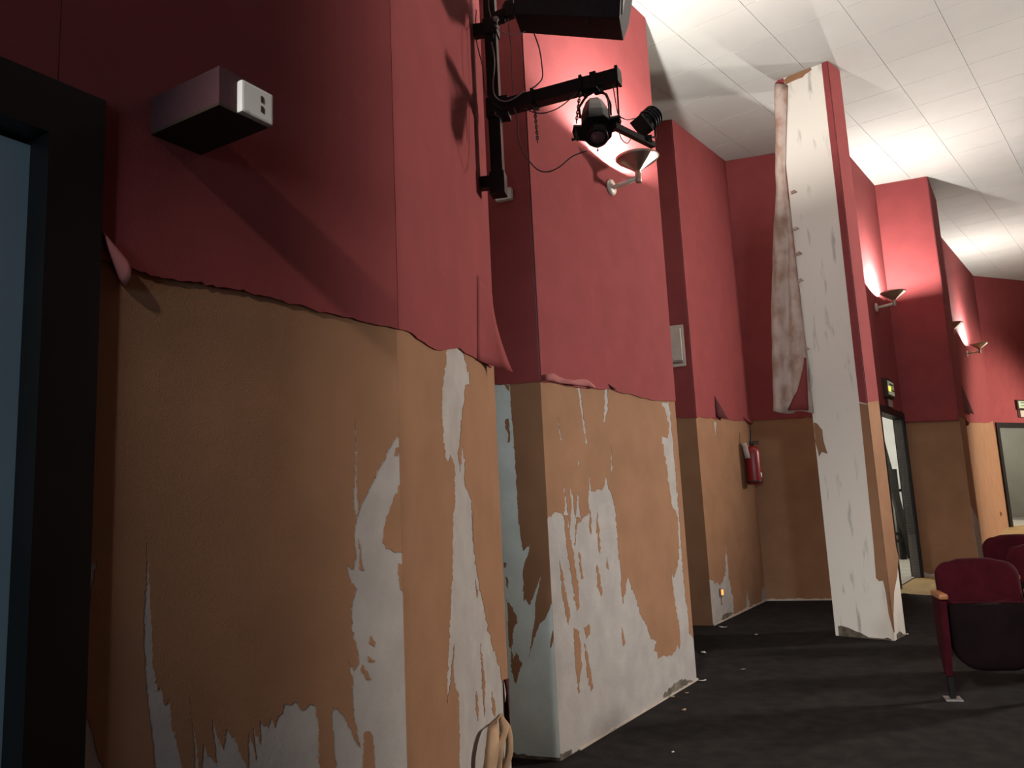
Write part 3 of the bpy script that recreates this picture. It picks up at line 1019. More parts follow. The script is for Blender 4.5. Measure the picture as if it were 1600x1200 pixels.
def place_sconce(o, face, x=None, y=None, t=None, z=None, label='', pw=1.0):
    p = face.px(x, y) if x is not None else face.p(t, z)
    p = p + Vector((face.n.x, face.n.y, 0)) * 0.010
    o.location = p
    o.rotation_euler = (0, 0, math.atan2(face.n.y, face.n.x))
    tag(o, label, 'sconce', 'bowl uplighter sconces along the side walls')
    q = p + Vector((face.n.x, face.n.y, 0)) * 0.225 + Vector((0, 0, 0.128))
    light('sconce_lamp', 'POINT', q, SCONCE_W * pw, SCONCE_C, 0.022)
    return o


zs = EYE + 2.36
spots = [(f2, dict(x=952, y=294), 'brass bowl uplighter nearest the camera, below the stage spotlights'),
         (f5, dict(x=1367, y=481), 'brass bowl uplighter just right of the white pillar, above the doorway'),
         (f7, dict(t=0.45, z=EYE + 2.44, pw=0.04), 'brass bowl uplighter mostly hidden behind the pink pier edge'),
         (f7, dict(x=1509, y=553, pw=1.0), 'brass bowl uplighter farthest right, on the wall with the triangular tear')]
fr = Face(Vector((19.7, 13.8)), KR)
for k in range(3):
    t = 5 + 4.0 * k
    spots.append((fr, dict(t=t, z=fr.zf(t) + 3.7, pw=0.6), 'brass bowl uplighter on the red wall across the hall, number %s from the rear' % ('first second third fourth fifth'.split()[k])))
tl0 = tE0 - 3.4
for i, (fc, kw, lb) in enumerate(spots):
    o = sc if i == 0 else copy_tree(sc)
    place_sconce(o, fc, label=lb.replace('number ', ''), **kw)
for o in bpy.data.objects:
    if 'proto' in o: del o['proto']

# ------------------------------------------------------------------ stub beam on the dark wall
bd = Vector((math.sin(R(121)), math.cos(R(121)), 0))
bs = Vector((-bd.y, bd.x, 0))                               # along the wall, away from the camera
root = Vector((-0.8945, 1.9548, EYE + 0.999))
bw, bh, bl_ = 0.150, 0.097, 0.268
beam = empty('stub_beam', root)
tag(beam, 'maroon boxed beam stub jutting from the dark wall with a pale end cap', 'beam')


def slab(o, du, dv, dw):
    a = [o, o + du, o + du + dv, o + dv]
    return a, [v + dw for v in a]


Z = Vector((0, 0, 1))
mb = MB()
mb.prism(*slab(root - bd * 0.05 + Z * 0.004, bd * (bl_ + 0.05), bs * bw, Z * (bh - 0.004)))
mb.build('box', MAROONBOX, beam)
mb = MB()
mb.prism(*slab(root - bd * 0.05 - Z * 0.004, bd * (bl_ + 0.05), bs * bw, Z * 0.008))
mb.build('underside', BEAMUNDER, beam)
mb = MB()
cc = root + bd * (bl_ + 0.009) + bs * (bw * 0.68) + Z * (bh * 0.40)
mb.box(cc, (0.020, bw * 0.66, bh * 0.86), Matrix((bd, bs, Z)).transposed(), bev=0.006)
cap = mb.build('end_cap', CAPMAT, beam)
cap['label'] = 'pale grey cap with rusty slots'
for k, dz in enumerate((0.014, -0.012)):
    mb = MB()
    mb.box(cc + bd * 0.0105 + Z * dz + bs * 0.012, (0.003, 0.007, 0.016), Matrix((bd, bs, Z)).transposed(), bev=0.001)
    mb.build('slot', BEAMUNDER, cap)

# ------------------------------------------------------------------ lighting pole with arm
W0 = f1.px(741, 165)
PO = Vector((W0.x, W0.y, 0)) + n1 * 0.105 + d1 * 0.03
AD = Vector((math.sin(R(114)), math.cos(R(114))))
eq = Face(PO.xy - AD * 1.0, PO.xy + AD * 1.0)            # vertical plane of the arm


def Q(x, y, o=0.0):
    p = eq.px(x, y)
    return p + Vector((eq.n.x, eq.n.y, 0)) * o


en = Vector((eq.n.x, eq.n.y, 0))
arm_dir = Vector((AD.x, AD.y, 0))
rma = Matrix((arm_dir, Vector((-AD.y, AD.x, 0)), Vector((0, 0, 1)))).transposed()
zb = Q(776, 300).z
pole = empty('lighting_pole', (PO.x, PO.y, zb))
tag(pole, 'black square steel pole bolted to the red wall, with a long side arm', 'pole')
mb = MB()
rm = Matrix((n1, d1, Z)).transposed()
ztop = f1.zc(f1.len) - 0.15
mb.box((PO.x, PO.y, (zb + ztop) / 2), (0.064, 0.064, ztop - zb), rm, bev=0.004)
mb.build('post', IRON, pole)
for yy in (55, 275):
    zz = f1.px(740, yy).z
    mb = MB()
    mb.box(Vector((PO.x, PO.y, zz)) - n1 * 0.062, (0.085, 0.055, 0.064), rm, bev=0.003)
    mb.build('wall_bracket', IRON, pole)
    mb = MB()
    mb.box(Vector((PO.x, PO.y, zz)), (0.080, 0.080, 0.092), rm, bev=0.004)
    mb.build('clamp', IRON, pole)
mb = MB()
mb.box(Vector((PO.x, PO.y, zb + 0.03)), (0.082, 0.082, 0.105), rm, bev=0.004)
mb.build('foot_sleeve', IRON, pole)
a0, a1 = Q(786, 168), Q(966, 121)
a1 = Vector((a1.x, a1.y, a0.z))
az = (a0.z + Q(966, 121).z) / 2
a0.z = a1.z = az
mb = MB()
mb.tube([Vector((PO.x, PO.y, az)), a1], 0.034, square=True)
mb.build('arm', IRON, pole)
mb = MB()
mb.box(a1 + Z * 0.004, (0.016, 0.078, 0.082), rma, bev=0.003)
mb.build('arm_cap', IRON, pole)
mb = MB()
mb.box(Vector((PO.x, PO.y, az)) + n1 * 0.02, (0.12, 0.088, 0.11), rm, bev=0.004)
mb.build('arm_socket', IRON, pole)
for px_, py_ in ((777, 35), (780, 182)):
    q = Q(px_, py_, 0.02)
    mb = MB()
    mb.lathe([(0, -0.016), (0.009, -0.016), (0.009, 0.006), (0.016, 0.008), (0.016, 0.018), (0, 0.018)], 10, Matrix.Translation(q) @ Matrix.Rotation(1.57, 4, 'X'))
    mb.build('bolt', GREYMET, pole)
mb = MB()
mb.box(Q(774, 52, 0.02), (0.004, 0.02, 0.09), rm, bev=0.001)
mb.build('label_strip', GREYMET, pole)


def arm_pt(x):
    """point on the arm axis at pixel column x"""
    t0, t1 = Q(786, 160), Q(966, 121)
    s = (eq.px(x, 140).xy - t0.xy).dot(AD) / (t1.xy - t0.xy).dot(AD)
    q = a0.lerp(a1, s)
    return q


# loudspeaker cabinet
spk_c = Q(899, 8, 0.05)
spk = empty('loudspeaker', spk_c - Z * 0.12)
tag(spk, 'black wedge loudspeaker cabinet hung at the top of the lighting pole', 'speaker')
ax = Vector((math.sin(R(104)), math.cos(R(104)), -0.24)).normalized()
fz = Vector((ax.y, -ax.x, 0)).normalized()                   # towards the camera
if fz.y > 0: fz = -fz
uz = fz.cross(ax).normalized()
if uz.z < 0: uz = -uz
SK = 1.38
prof = [(-0.10, 0.13), (0.06, 0.13), (0.115, 0.05), (0.10, -0.055), (0.06, -0.105), (-0.07, -0.115), (-0.115, -0.03)]
prof = [(p * SK, q * SK) for p, q in prof]
HL = 0.205 * SK
mb = MB()
A = [spk_c - ax * HL * 0.96 + fz * p * 0.85 + uz * (q * 0.9) for p, q in prof]
B = [spk_c + ax * HL + fz * p + uz * q for p, q in prof]
bmx = MB()
bmx.prism(A, B)
cabo = bmx.build('cabinet', CAB, spk)
md = cabo.modifiers.new('bevel', 'BEVEL')
md.width = 0.006
md.segments = 2
mb = MB()
g = [(p * SK, q * SK) for p, q in ((0.05, 0.10), (0.088, 0.05), (0.076, -0.045), (0.045, -0.08))]
mb.prism([spk_c + ax * (HL + 0.001) + fz * p + uz * q for p, q in g], [spk_c + ax * (HL + 0.006) + fz * p + uz * q for p, q in g])
mb.build('side_panel', GREYMET, spk)
mb = MB()
gm = Matrix((ax, uz, fz)).transposed().to_4x4()
gm.translation = spk_c + fz * 0.11 + uz * 0.06 + ax * 0.03
mb.lathe([(0.0, 0.018), (0.035, 0.022), (0.040, 0.030), (0.044, 0.022), (0.044, 0.0)], 20, gm)
mb.build('port_ring', BLACKPL, spk)
mb = MB()
mb.lathe([(0.0, -0.014), (0.009, -0.010), (0.010, 0.0), (0.0, 0.004)], 10, Matrix.Translation(spk_c + ax * 0.12 - uz * 0.150 + fz * 0.06))
mb.build('rubber_foot', BLACKPL, spk)
mb = MB()
mb.tube([Vector((PO.x, PO.y, spk_c.z + 0.06)), Q(824, 4, -0.02)], 0.026, square=True)
mb.box(Q(800, 20, 0.03), (0.05, 0.04, 0.09), rm, bev=0.004)
mb.tube([Q(793, 12, 0.03), Q(789, 40, 0.03)], 0.014, 8)
mb.build('mounting_bracket', IRON, spk)

# hung stage spotlight
sl_top = arm_pt(931)
sl_front = Q(933, 207, 0.0)
lamp = empty('stage_spotlight', sl_front - Z * 0.06)
tag(lamp, 'dark stage spotlight with shutters hanging under the black arm', 'spotlight')
axd = Vector((-0.06, -0.60, -0.80)).normalized()             # beam direction
axs = Vector((axd.y, -axd.x, 0)).normalized() * -1
axu = axs.cross(axd).normalized()
if axu.z < 0: axu = -axu
LM = Matrix((axs, axu, axd)).transposed().to_4x4()
LM = LM @ Matrix.Scale(1.32, 4)
LM.translation = sl_front


def lpt(x, y, z): return LM @ Vector((x, y, z))


mb = MB()
rings = [(-0.25, 0.026, 0.022), (-0.235, 0.034, 0.030), (-0.16, 0.048, 0.044), (-0.10, 0.056, 0.052), (-0.03, 0.058, 0.055)]
oct_ = [(1, .45), (.45, 1), (-.45, 1), (-1, .45), (-1, -.45), (-.45, -1), (.45, -1), (1, -.45)]
vs, fs = [], []
for z, a, b in rings:
    vs += [lpt(x * a, y * b, z) for x, y in oct_]
for i in range(len(rings) - 1):
    fs += [(i * 8 + k, i * 8 + (k + 1) % 8, i * 8 + 8 + (k + 1) % 8, i * 8 + 8 + k) for k in range(8)]
fs += [tuple(range(8)), tuple(range((len(rings) - 1) * 8, len(rings) * 8))]
mb.add(vs, fs)
mb.build('lamp_house', IRON, lamp)
mb = MB()
mb.prism([lpt(x, y, -0.03) for x, y in ((.058, .03), (.03, .058), (-.03, .058), (-.058, .03), (-.056, -.03), (-.028, -.062), (.028, -.062), (.056, -.03))],
         [lpt(x, y, -0.015) for x, y in ((.058, .03), (.03, .058), (-.03, .058), (-.058, .03), (-.056, -.03), (-.028, -.062), (.028, -.062), (.056, -.03))])
mb.build('gate_plate', IRON, lamp)
mb = MB()
mb.lathe([(0.0, -0.015), (0.040, -0.015), (0.040, 0.045), (0.034, 0.045), (0.032, 0.030)], 24, LM)
mb.build('lens_tube', IRON, lamp)
mb = MB()
mb.lathe([(0.0, 0.038), (0.018, 0.035), (0.032, 0.028)], 24, LM)
mb.build('lens', LENS, lamp)
for sx_, yy in ((-1, -0.012), (1, 0.012)):
    mb = MB()
    pts = [(.05, .03), (.088, .034), (.094, .012), (.086, -.022), (.05, -.03)]
    mb.prism([lpt(sx_ * x, y + yy, -0.035) for x, y in pts], [lpt(sx_ * x, y + yy, -0.020) for x, y in pts])
    mb.build('shutter', IRON, lamp)
mb = MB()
mb.tube([lpt(-0.08, -0.035, -0.03), lpt(-0.098, -0.036, -0.03)], [0.004, 0.009], 8)
mb.build('knob', IRON, lamp)
mb = MB()
mb.tube([lpt(0, -0.06, -0.02), lpt(0, -0.075, -0.015), lpt(0, -0.085, -0.012)], [0.003, 0.003, 0.006], 8)
mb.build('knob', IRON, lamp)
mb = MB()
ylow = lpt(0, 0, -0.13)
side = (rm @ Vector((1, 0, 0)))
yk = [ylow + axs * 0.078, ylow + axs * 0.082 + Z * 0.06, sl_top - Z * 0.065 + axs * 0.05, sl_top - Z * 0.042, sl_top - Z * 0.065 - axs * 0.05, ylow - axs * 0.082 + Z * 0.06, ylow - axs * 0.078]
mb.tube(yk, 0.0065, 8)
mb.build('yoke', IRON, lamp)
mb = MB()
mb.box(sl_top, (0.034, 0.086, 0.088), rma, bev=0.004)
mb.tube([sl_top - Z * 0.03, sl_top + Z * 0.055], 0.005, 8)
mb.build('hook_clamp', IRON, lamp)

# small second spotlight on the drop bar
b0 = at_y(962, 198, a1.y + 0.01)
b1 = at_y(1021, 227, a1.y + 0.19)
drop = empty('drop_bar', b0)
tag(drop, 'thin rod and short slanted bar hanging from the arm end', 'bar')
mb = MB()
mb.tube([b0 - (b1 - b0).normalized() * 0.01, b1], 0.0145, square=True)
mb.build('cross_bar', IRON, drop)
mb = MB()
top = a1 - Z * 0.02 - n1 * 0.008
mb.tube([top, b0 + (b1 - b0) * 0.10], 0.0045, 8)
mb.build('rod', IRON, drop)
mb = MB()
mid = top.lerp(b0 + (b1 - b0) * 0.1, 0.78)
mb.lathe([(0, -0.014), (0.008, -0.010), (0.010, 0.0), (0.008, 0.010), (0, 0.014)], 10, Matrix.Translation(mid))
mb.build('collar', IRON, drop)
foot = b0.lerp(b1, 0.84)
fl2 = empty('small_spotlight', foot)
tag(fl2, 'small round finned spotlight standing on the slanted bar', 'spotlight')
hc_ = at_y(1013, 188, foot.y)
bdir = Vector((-0.55, -0.25, -0.55)).normalized()
bq = bdir.to_track_quat('Z', 'Y').to_matrix().to_4x4()
bq.translation = hc_
mb = MB()
mb.lathe([(0.0, -0.062), (0.030, -0.060), (0.046, -0.045), (0.050, -0.02), (0.050, 0.012), (0.045, 0.03), (0.043, 0.045), (0.036, 0.045), (0.034, 0.03), (0.0, 0.028)], 20, bq)
mb.build('head', IRON, fl2)
for k in range(4):
    mb = MB()
    z = -0.05 + 0.018 * k
    mb.lathe([(0.040, z), (0.056, z), (0.056, z + 0.005), (0.040, z + 0.005)], 18, bq)
    mb.build('fin', IRON, fl2)
mb = MB()
mb.prism([bq @ Vector((x, y, 0.045)) for x, y in ((-.045, -.045), (.045, -.045), (.045, .045), (-.045, .045))], [bq @ Vector((x, y, 0.062)) for x, y in ((-.052, -.052), (.052, -.052), (.052, .052), (-.052, .052))])
mb.build('filter_frame', IRON, fl2)
mb = MB()
sd = bq.to_3x3() @ Vector((0, 1, 0))
mb.tube([hc_ + sd * 0.055, hc_ + sd * 0.052 - Z * 0.05, foot + Z * 0.03, hc_ - sd * 0.052 - Z * 0.05, hc_ - sd * 0.055], 0.006, 8)
mb.box(foot + Z * 0.014, (0.05, 0.04, 0.034), rm, bev=0.004)
mb.build('yoke', IRON, fl2)


# cables and chains
def cable(pts, r, m, label, cat='cable', name='cable'):
    mb = MB()
    mb.tube(smooth_path(pts, 7), r * 1.2, 6)
    o = mb.build(name, m)
    return tag(o, label, cat, 'cables of the stage lamps')


cable([Q(838, 57, 0.03), Q(846, 80, 0.03), Q(850, 105, 0.03), Q(851, 125, 0.03), Q(843, 136, 0.03), Q(835, 143, 0.035)], 0.0032, RUBBER, 'dark cable dropping from the loudspeaker to the arm')
cable([Q(768, 0, 0.035), Q(769, 22, 0.035), Q(778, 45, 0.03), Q(795, 58, 0.04), Q(815, 60, 0.04), Q(826, 52, 0.03)], 0.0026, PALECABLE, 'pale cable looping from the post top to the loudspeaker')
cable([Q(772, 70, 0.03), Q(777, 100, 0.035), Q(775, 140, 0.035), Q(780, 157, 0.04), Q(793, 164, 0.045), Q(808, 160, 0.045), Q(825, 147, 0.04)], 0.0032, PALECABLE, 'pale cable looping from the post onto the arm')
cable([Q(748, 20, 0.03), Q(747, 60, 0.03), Q(758, 110, 0.03), Q(762, 145, 0.035), Q(775, 165, 0.04), Q(790, 176, 0.04)], 0.0026, RUBBER, 'thin dark cable down the left side of the post')
cable([Q(822, 173, 0.03), Q(840, 179, 0.02), Q(858, 178, 0.02), Q(880, 168, 0.02), Q(905, 148, 0.03)], 0.0026, RUBBER, 'dark cable sagging beneath the arm')
cw = lambda x, y, o=0.03: f2.px(x, y) + n2 * o
cable([Q(806, 172, 0.03), Q(814, 190, 0.05), Q(818, 225, 0.06), Q(826, 247, 0.06), Q(845, 270, 0.06), Q(862, 275, 0.06), Q(880, 268, 0.06), Q(900, 250, 0.05), Q(921, 239, 0.03)], 0.0030, RUBBER, 'long dark cable hanging in a deep loop below the arm')
cable([Q(796, 0, 0.04), Q(798, 40, 0.03), Q(802, 80, 0.03), Q(804, 130, 0.03), Q(806, 165, 0.03)], 0.0022, RUBBER, 'thin dark cable hanging straight between post and loudspeaker')
cable([a1 - Z * 0.03 - n1 * 0.03, Q(963, 165), Q(967, 180), Q(980, 187), at_y(995, 184, foot.y)], 0.0024, RUBBER, 'thin cable running to the small spotlight')
cable([at_y(967, 205, b0.y), at_y(971, 217, b0.y), at_y(980, 224, b0.y), at_y(986, 217, b0.y + 0.03)], 0.0022, RUBBER, 'short cable loop below the slanted bar')
cable([arm_pt(938) - Z * 0.03, Q(948, 152), Q(951, 165), Q(952, 182)], 0.0036, RUBBER, 'thick cable feeding the hanging spotlight')


def chain(pts, label):
    mb = MB()
    path = smooth_path(pts, 10)
    L = [0]
    for a, b in zip(path, path[1:]): L.append(L[-1] + (b - a).length)
    step, r = 0.015, 0.0026
    k = int(L[-1] / step)
    for i in range(k):
        s = (i + 0.5) * step
        j = max(q for q in range(len(L)) if L[q] <= s)
        j = min(j, len(path) - 2)
        c = path[j].lerp(path[j + 1], (s - L[j]) / max(1e-6, L[j + 1] - L[j]))
        t = (path[j + 1] - path[j]).normalized()
        a = t.cross(Vector((0.3, 1, 0.1)) if i % 2 else Vector((1, -0.2, 0.2))).normalized()
        ring = [c + t * (0.0125 * math.cos(x * math.pi / 4)) + a * (0.0064 * math.sin(x * math.pi / 4)) for x in range(9)]
        mb.tube(ring, r, 5)
    o = mb.build('safety_chain', CHAIN)
    return tag(o, label, 'chain', 'safety chains on the arm')


chain([Q(911, 146, 0.03), Q(908, 160, 0.03), Q(906, 178, 0.03), Q(904, 195, 0.03)], 'steel safety chain beside the hanging spotlight')
chain([Q(837, 163, 0.03), Q(840, 185, 0.03), Q(842, 205, 0.03), Q(844, 227, 0.03)], 'steel chain hanging free from the middle of the arm')
chain([Q(903, 206, 0.03), Q(904, 216, 0.03), Q(907, 226, 0.03)], 'short chain end below the spotlight shutter')
for x in (835, 911):
    q = arm_pt(x)
    mb = MB()
    for s in (-1, 1):
        mb.tube([q + arm_dir * 0.004 * s + Vector((0, 0, dz)) + en * dn for dz, dn in ((0.042, 0.042), (0.042, -0.042), (-0.042, -0.042), (-0.042, 0.042), (0.042, 0.042))], 0.004, 6)
    mb.tube([q + Z * 0.034, q + Z * 0.05], 0.004, 6)
    tag(mb.build('arm_strap', IRON), 'dark strap with bolt round the arm %s' % ('near the post' if x == 835 else 'beside the hanging spotlight'), 'strap', 'straps on the arm')

# junction box on the dark return
jb = r1.px(790, 307)
nr1 = Vector((r1.n.x, r1.n.y, 0))
rmr1 = Matrix((Vector((r1.d.x, r1.d.y, 0)), -nr1, Z)).transposed()
jx = empty('junction_box', jb - Z * 0.035)
tag(jx, 'small pale grey junction box at the foot of the lighting pole', 'junction box')
mb = MB(); mb.box(jb + nr1 * 0.024, (0.105, 0.04, 0.072), rmr1, bev=0.004); mb.build('case', OFFWHITE, jx)
mb = MB(); mb.tube(smooth_path([jb + nr1 * 0.045 + Vector((-0.012, 0, 0.012)), jb + nr1 * 0.052 + Vector((0.006, 0, 0.016)), jb + nr1 * 0.05 + Vector((0.004, 0, -0.008)), jb + nr1 * 0.052 + Vector((-0.008, 0, 0.002)), jb + nr1 * 0.05 + Vector((-0.02, 0, 0.05))]), 0.005, 6); mb.build('cable_gland', RUBBER, jx)

# white panel on the second return
wp = r2.px(1059, 541)
nr2 = Vector((r2.n.x, r2.n.y, 0))
dr2 = Vector((r2.d.x, r2.d.y, 0))
rmr2 = Matrix((dr2, -nr2, Z)).transposed()
hp = abs(r2.px(1059, 508).z - r2.px(1059, 573).z)
box2 = empty('wall_panel', wp - Z * hp / 2)
tag(box2, 'tall narrow off-white wall panel on the dark red return', 'wall panel')
mb = MB(); mb.box(wp + nr2 * 0.02 - dr2 * 0.02, (0.19, 0.02, hp), rmr2, bev=0.006); mb.build('back_plate', WHITEPL, box2)
mb = MB(); mb.box(wp + nr2 * 0.045 - dr2 * 0.02 + Z * 0.01, (0.135, 0.035, hp * 0.78), rmr2, bev=0.012); cov = mb.build('cover', WHITEPL, box2)
for s in (-1, 1):
    mb = MB(); mb.box(wp + nr2 * 0.062 - dr2 * 0.06 + Z * (0.01 + s * hp * 0.34), (0.014, 0.008, 0.014), rmr2, bev=0.003); mb.build('screw', GRIME, cov)
mb = MB(); mb.box(wp + nr2 * 0.032 - dr2 * 0.02 - Z * hp * 0.41, (0.13, 0.012, 0.016), rmr2, bev=0.002); mb.build('slot', GRIME, box2)

# ------------------------------------------------------------------ fire extinguisher
eb = f3.px(1178, 757)
ec = Vector((C3.x, C3.y, 0)) + Vector((f3.n.x, f3.n.y, 0)) * 0.16 - Vector((f3.d.x, f3.d.y, 0)) * 0.03
ec = at_y(1180, 757, 9.46)
ex = empty('fire_extinguisher', ec)
tag(ex, 'red fire extinguisher hung in the corner of the tan wall', 'extinguisher')
EM = Matrix.Translation(ec)
mb = MB(); mb.lathe([(0, 0.0), (0.07, 0.0), (0.082, 0.012), (0.085, 0.03), (0.085, 0.36), (0.078, 0.40), (0.055, 0.43), (0.025, 0.445), (0.0, 0.447)], 28, EM); body = mb.build('cylinder', EXTRED, ex)
mb = MB(); mb.lathe([(0.0855, 0.02), (0.087, 0.022), (0.087, 0.04), (0.0855, 0.042)], 28, EM); mb.build('foot_ring', BLACKPL, ex)
mb = MB(); mb.lathe([(0.0, 0.44), (0.026, 0.44), (0.026, 0.475), (0.018, 0.485), (0.0, 0.485)], 14, EM); mb.build('valve', BLACKPL, ex)
mb = MB(); mb.box(ec + Vector((0.025, -0.02, 0.485)), (0.11, 0.03, 0.016), Euler((0, R(-6), 0)), bev=0.003); mb.box(ec + Vector((0.03, -0.02, 0.462)), (0.10, 0.028, 0.012), bev=0.003); mb.build('lever', BLACKPL, ex)
mb = MB(); mb.tube(smooth_path([ec + Vector((-0.03, -0.03, 0.47)), ec + Vector((-0.01, -0.03, 0.52)), ec + Vector((0.0, -0.02, 0.58)), ec + Vector((0.004, -0.01, 0.625))]), 0.011, 8); mb.build('hose', BLACKPL, ex)
rows = [[ec + Vector((0.088 * math.sin(a) - 0.01, -0.095 * math.cos(a), z)) for a in (R(-95), R(-80), R(-65), R(-50), R(-35))] for z in (0.30, 0.37, 0.44, 0.475)]
mb = MB(); mb.grid([[p + Vector((-0.012 * (i - 1), 0, 0)) for p in r] for i, r in enumerate(rows)]); mb.build('paper_tag', PAPER, ex, solid=0.002)
rows = [[ec + Vector((0.0875 * math.sin(a), -0.0875 * math.cos(a), z)) for a in (R(38), R(50), R(62))] for z in (0.075, 0.13)]
mb = MB(); mb.grid(rows); mb.build('sticker', PAPER, body, solid=0.001)
mb = MB(); mb.box(ec + Vector((0.0, 0.10, 0.33)), (0.06, 0.05, 0.09), bev=0.004); mb.build('wall_hook', BLACKPL, ex)

# glowing button in the stripped patch
gb = f3.px(1126, 926)
rm3 = Matrix((d3, -n3, Z)).transposed()
bt = empty('socket_box', gb - Z * 0.04)
tag(bt, 'little box with glowing orange light low on the stripped plaster', 'socket')
mb = MB(); mb.box(gb + n3 * 0.008, (0.075, 0.014, 0.085), rm3, bev=0.003); mb.build('frame', GREYMET, bt)
mb = MB(); mb.box(gb + n3 * 0.018 + Z * 0.004, (0.038, 0.012, 0.055), rm3, bev=0.004); mb.build('light_button', ORANGE, bt)

# far socket on the side wall
gs = f7.px(1563, 803)
rm7 = Matrix((d7, -n7, Z)).transposed()
st = empty('wall_socket', gs - Z * 0.04)
tag(st, 'tiny brown wall socket low on the far tan wall beside the last doorway', 'socket')
mb = MB(); mb.box(gs + n7 * 0.012, (0.09, 0.014, 0.09), rm7, bev=0.004); mb.build('frame', WOOD, st)
mb = MB(); mb.lathe([(0, 0), (0.02, 0), (0.022, 0.004), (0.03, 0.006), (0.03, 0.0)], 12, Matrix.Translation(gs + n7 * 0.02) @ n7.to_track_quat('Z', 'Y').to_matrix().to_4x4()); mb.build('insert', BLACKPL, st)

# ------------------------------------------------------------------ exit signs and cards above the doorways
def exit_sign(face, c, wd, h, lit, label, clabel, cw_, ch_, dcx):
    n = Vector((face.n.x, face.n.y, 0)); d = Vector((face.d.x, face.d.y, 0))
    m3 = Matrix((d, -n, Z)).transposed()
    s = empty('exit_sign', c - Z * h / 2)
    tag(s, label, 'sign', 'exit signs above the doorways')
    mb = MB(); mb.box(c + n * 0.035, (wd, 0.06, h), m3, bev=0.006); mb.build('case', SIGNBOX, s)
    mb = MB(); mb.box(c + n * 0.067 + d * wd * 0.03, (wd * 0.84, 0.008, h * 0.72), m3, bev=0.002); p = mb.build('panel', SIGNLIT, s)
    mb = MB(); mb.box(c + n * 0.0725 + d * wd * 0.06 + Z * h * 0.2, (wd * 0.55, 0.004, h * 0.07), m3); mb.build('dark_band', SIGNINK, p)
    mb = MB(); mb.box(c + n * 0.0725 + d * wd * 0.10 - Z * h * 0.10, (wd * 0.60, 0.004, h * 0.07), m3); mb.build('dark_band', SIGNINK, p)
    if lit:
        mb = MB(); mb.box(c + n * 0.074 - d * wd * 0.26 - Z * h * 0.06, (wd * 0.26, 0.010, h * 0.26), m3, bev=0.004); mb.build('glow', SIGNHOT, p)
    q = c - Z * (h / 2 + ch_ / 2 + 0.004) + d * dcx
    cd = empty('notice_card', q - Z * ch_ / 2)
    tag(cd, clabel, 'card', 'cards under the exit signs')
    mb = MB(); mb.box(q + n * 0.022, (cw_, 0.012, ch_), m3, bev=0.002); mb.build('holder', SIGNBOX, cd)
    mb = MB(); mb.box(q + n * 0.030 + d * cw_ * 0.12, (cw_ * 0.72, 0.006, ch_ * 0.86), m3); mb.build('paper', WHITEPL, cd)


s1 = f5.px(1383, 608)
exit_sign(f5, s1, 0.42, 0.24, True, 'small exit sign with glowing yellow corner above the doorway by the pillar', 'small card below the exit sign with the yellow glow', 0.34, 0.11, 0.04)
s2 = f8.px(1593, 633)
exit_sign(f8, s2, 0.38, 0.22, False, 'pale exit sign above the farthest doorway at the right edge', 'small pink card below the farthest exit sign', 0.34, 0.17, 0.02)

# folded black stand and rack in the side room
zr = zfloor(0, 13.0) + 0.014
g2 = lambda x, y, Y: at_y(x, y, Y)
fs_ = empty('folded_stand', Vector((g2(1398, 840, 12.9).x, 12.9, zr)))
tag(fs_, 'black folded stand leaning in the white side room', 'stand')
mb = MB(); mb.tube([g2(1376, 690, 12.9), g2(1418, 845, 12.9), Vector((g2(1426, 880, 12.9).x, 12.9, zr + 0.02))], 0.045, square=True); mb.build('diagonal_bar', BLACKPL, fs_)
mb = MB(); mb.tube([g2(1396, 733, 13.0), Vector((g2(1412, 870, 13.0).x, 13.0, zr))], 0.035, square=True); mb.build('upright', BLACKPL, fs_)
for y in (766, 834, 845):
    mb = MB(); mb.tube([g2(1380, y, 12.95), g2(1425, y, 12.95)], 0.025, 8); mb.build('rung', BLACKPL, fs_)
mb = MB(); mb.tube([g2(1384, 800, 13.0), Vector((g2(1388, 870, 13.0).x, 13.0, zr))], 0.03, square=True); mb.build('upright', BLACKPL, fs_)
pn_ = empty('leaning_board', Vector((g2(1394, 860, 13.15).x, 13.15, zr)))
tag(pn_, 'pale greenish board leaning behind the black stand', 'board')
mb = MB()
x0, x1 = g2(1386, 800, 13.1).x, g2(1404, 800, 13.1).x
mb.prism([(x0, 13.1, zr), (x1, 13.1, zr), (x1, 13.13, zr), (x0, 13.13, zr)], [(x0, 13.2, g2(1392, 775, 13.2).z), (x1, 13.2, g2(1392, 775, 13.2).z), (x1, 13.23, g2(1392, 775, 13.2).z), (x0, 13.23, g2(1392, 775, 13.2).z)])
mb.build('sheet', GREYWALL, pn_)
mb = MB(); mb.tube([(x0, 13.19, g2(1392, 775, 13.2).z), (x1, 13.19, g2(1392, 775, 13.2).z)], 0.012, square=True); mb.build('edge_strip', OFFWHITE, pn_)

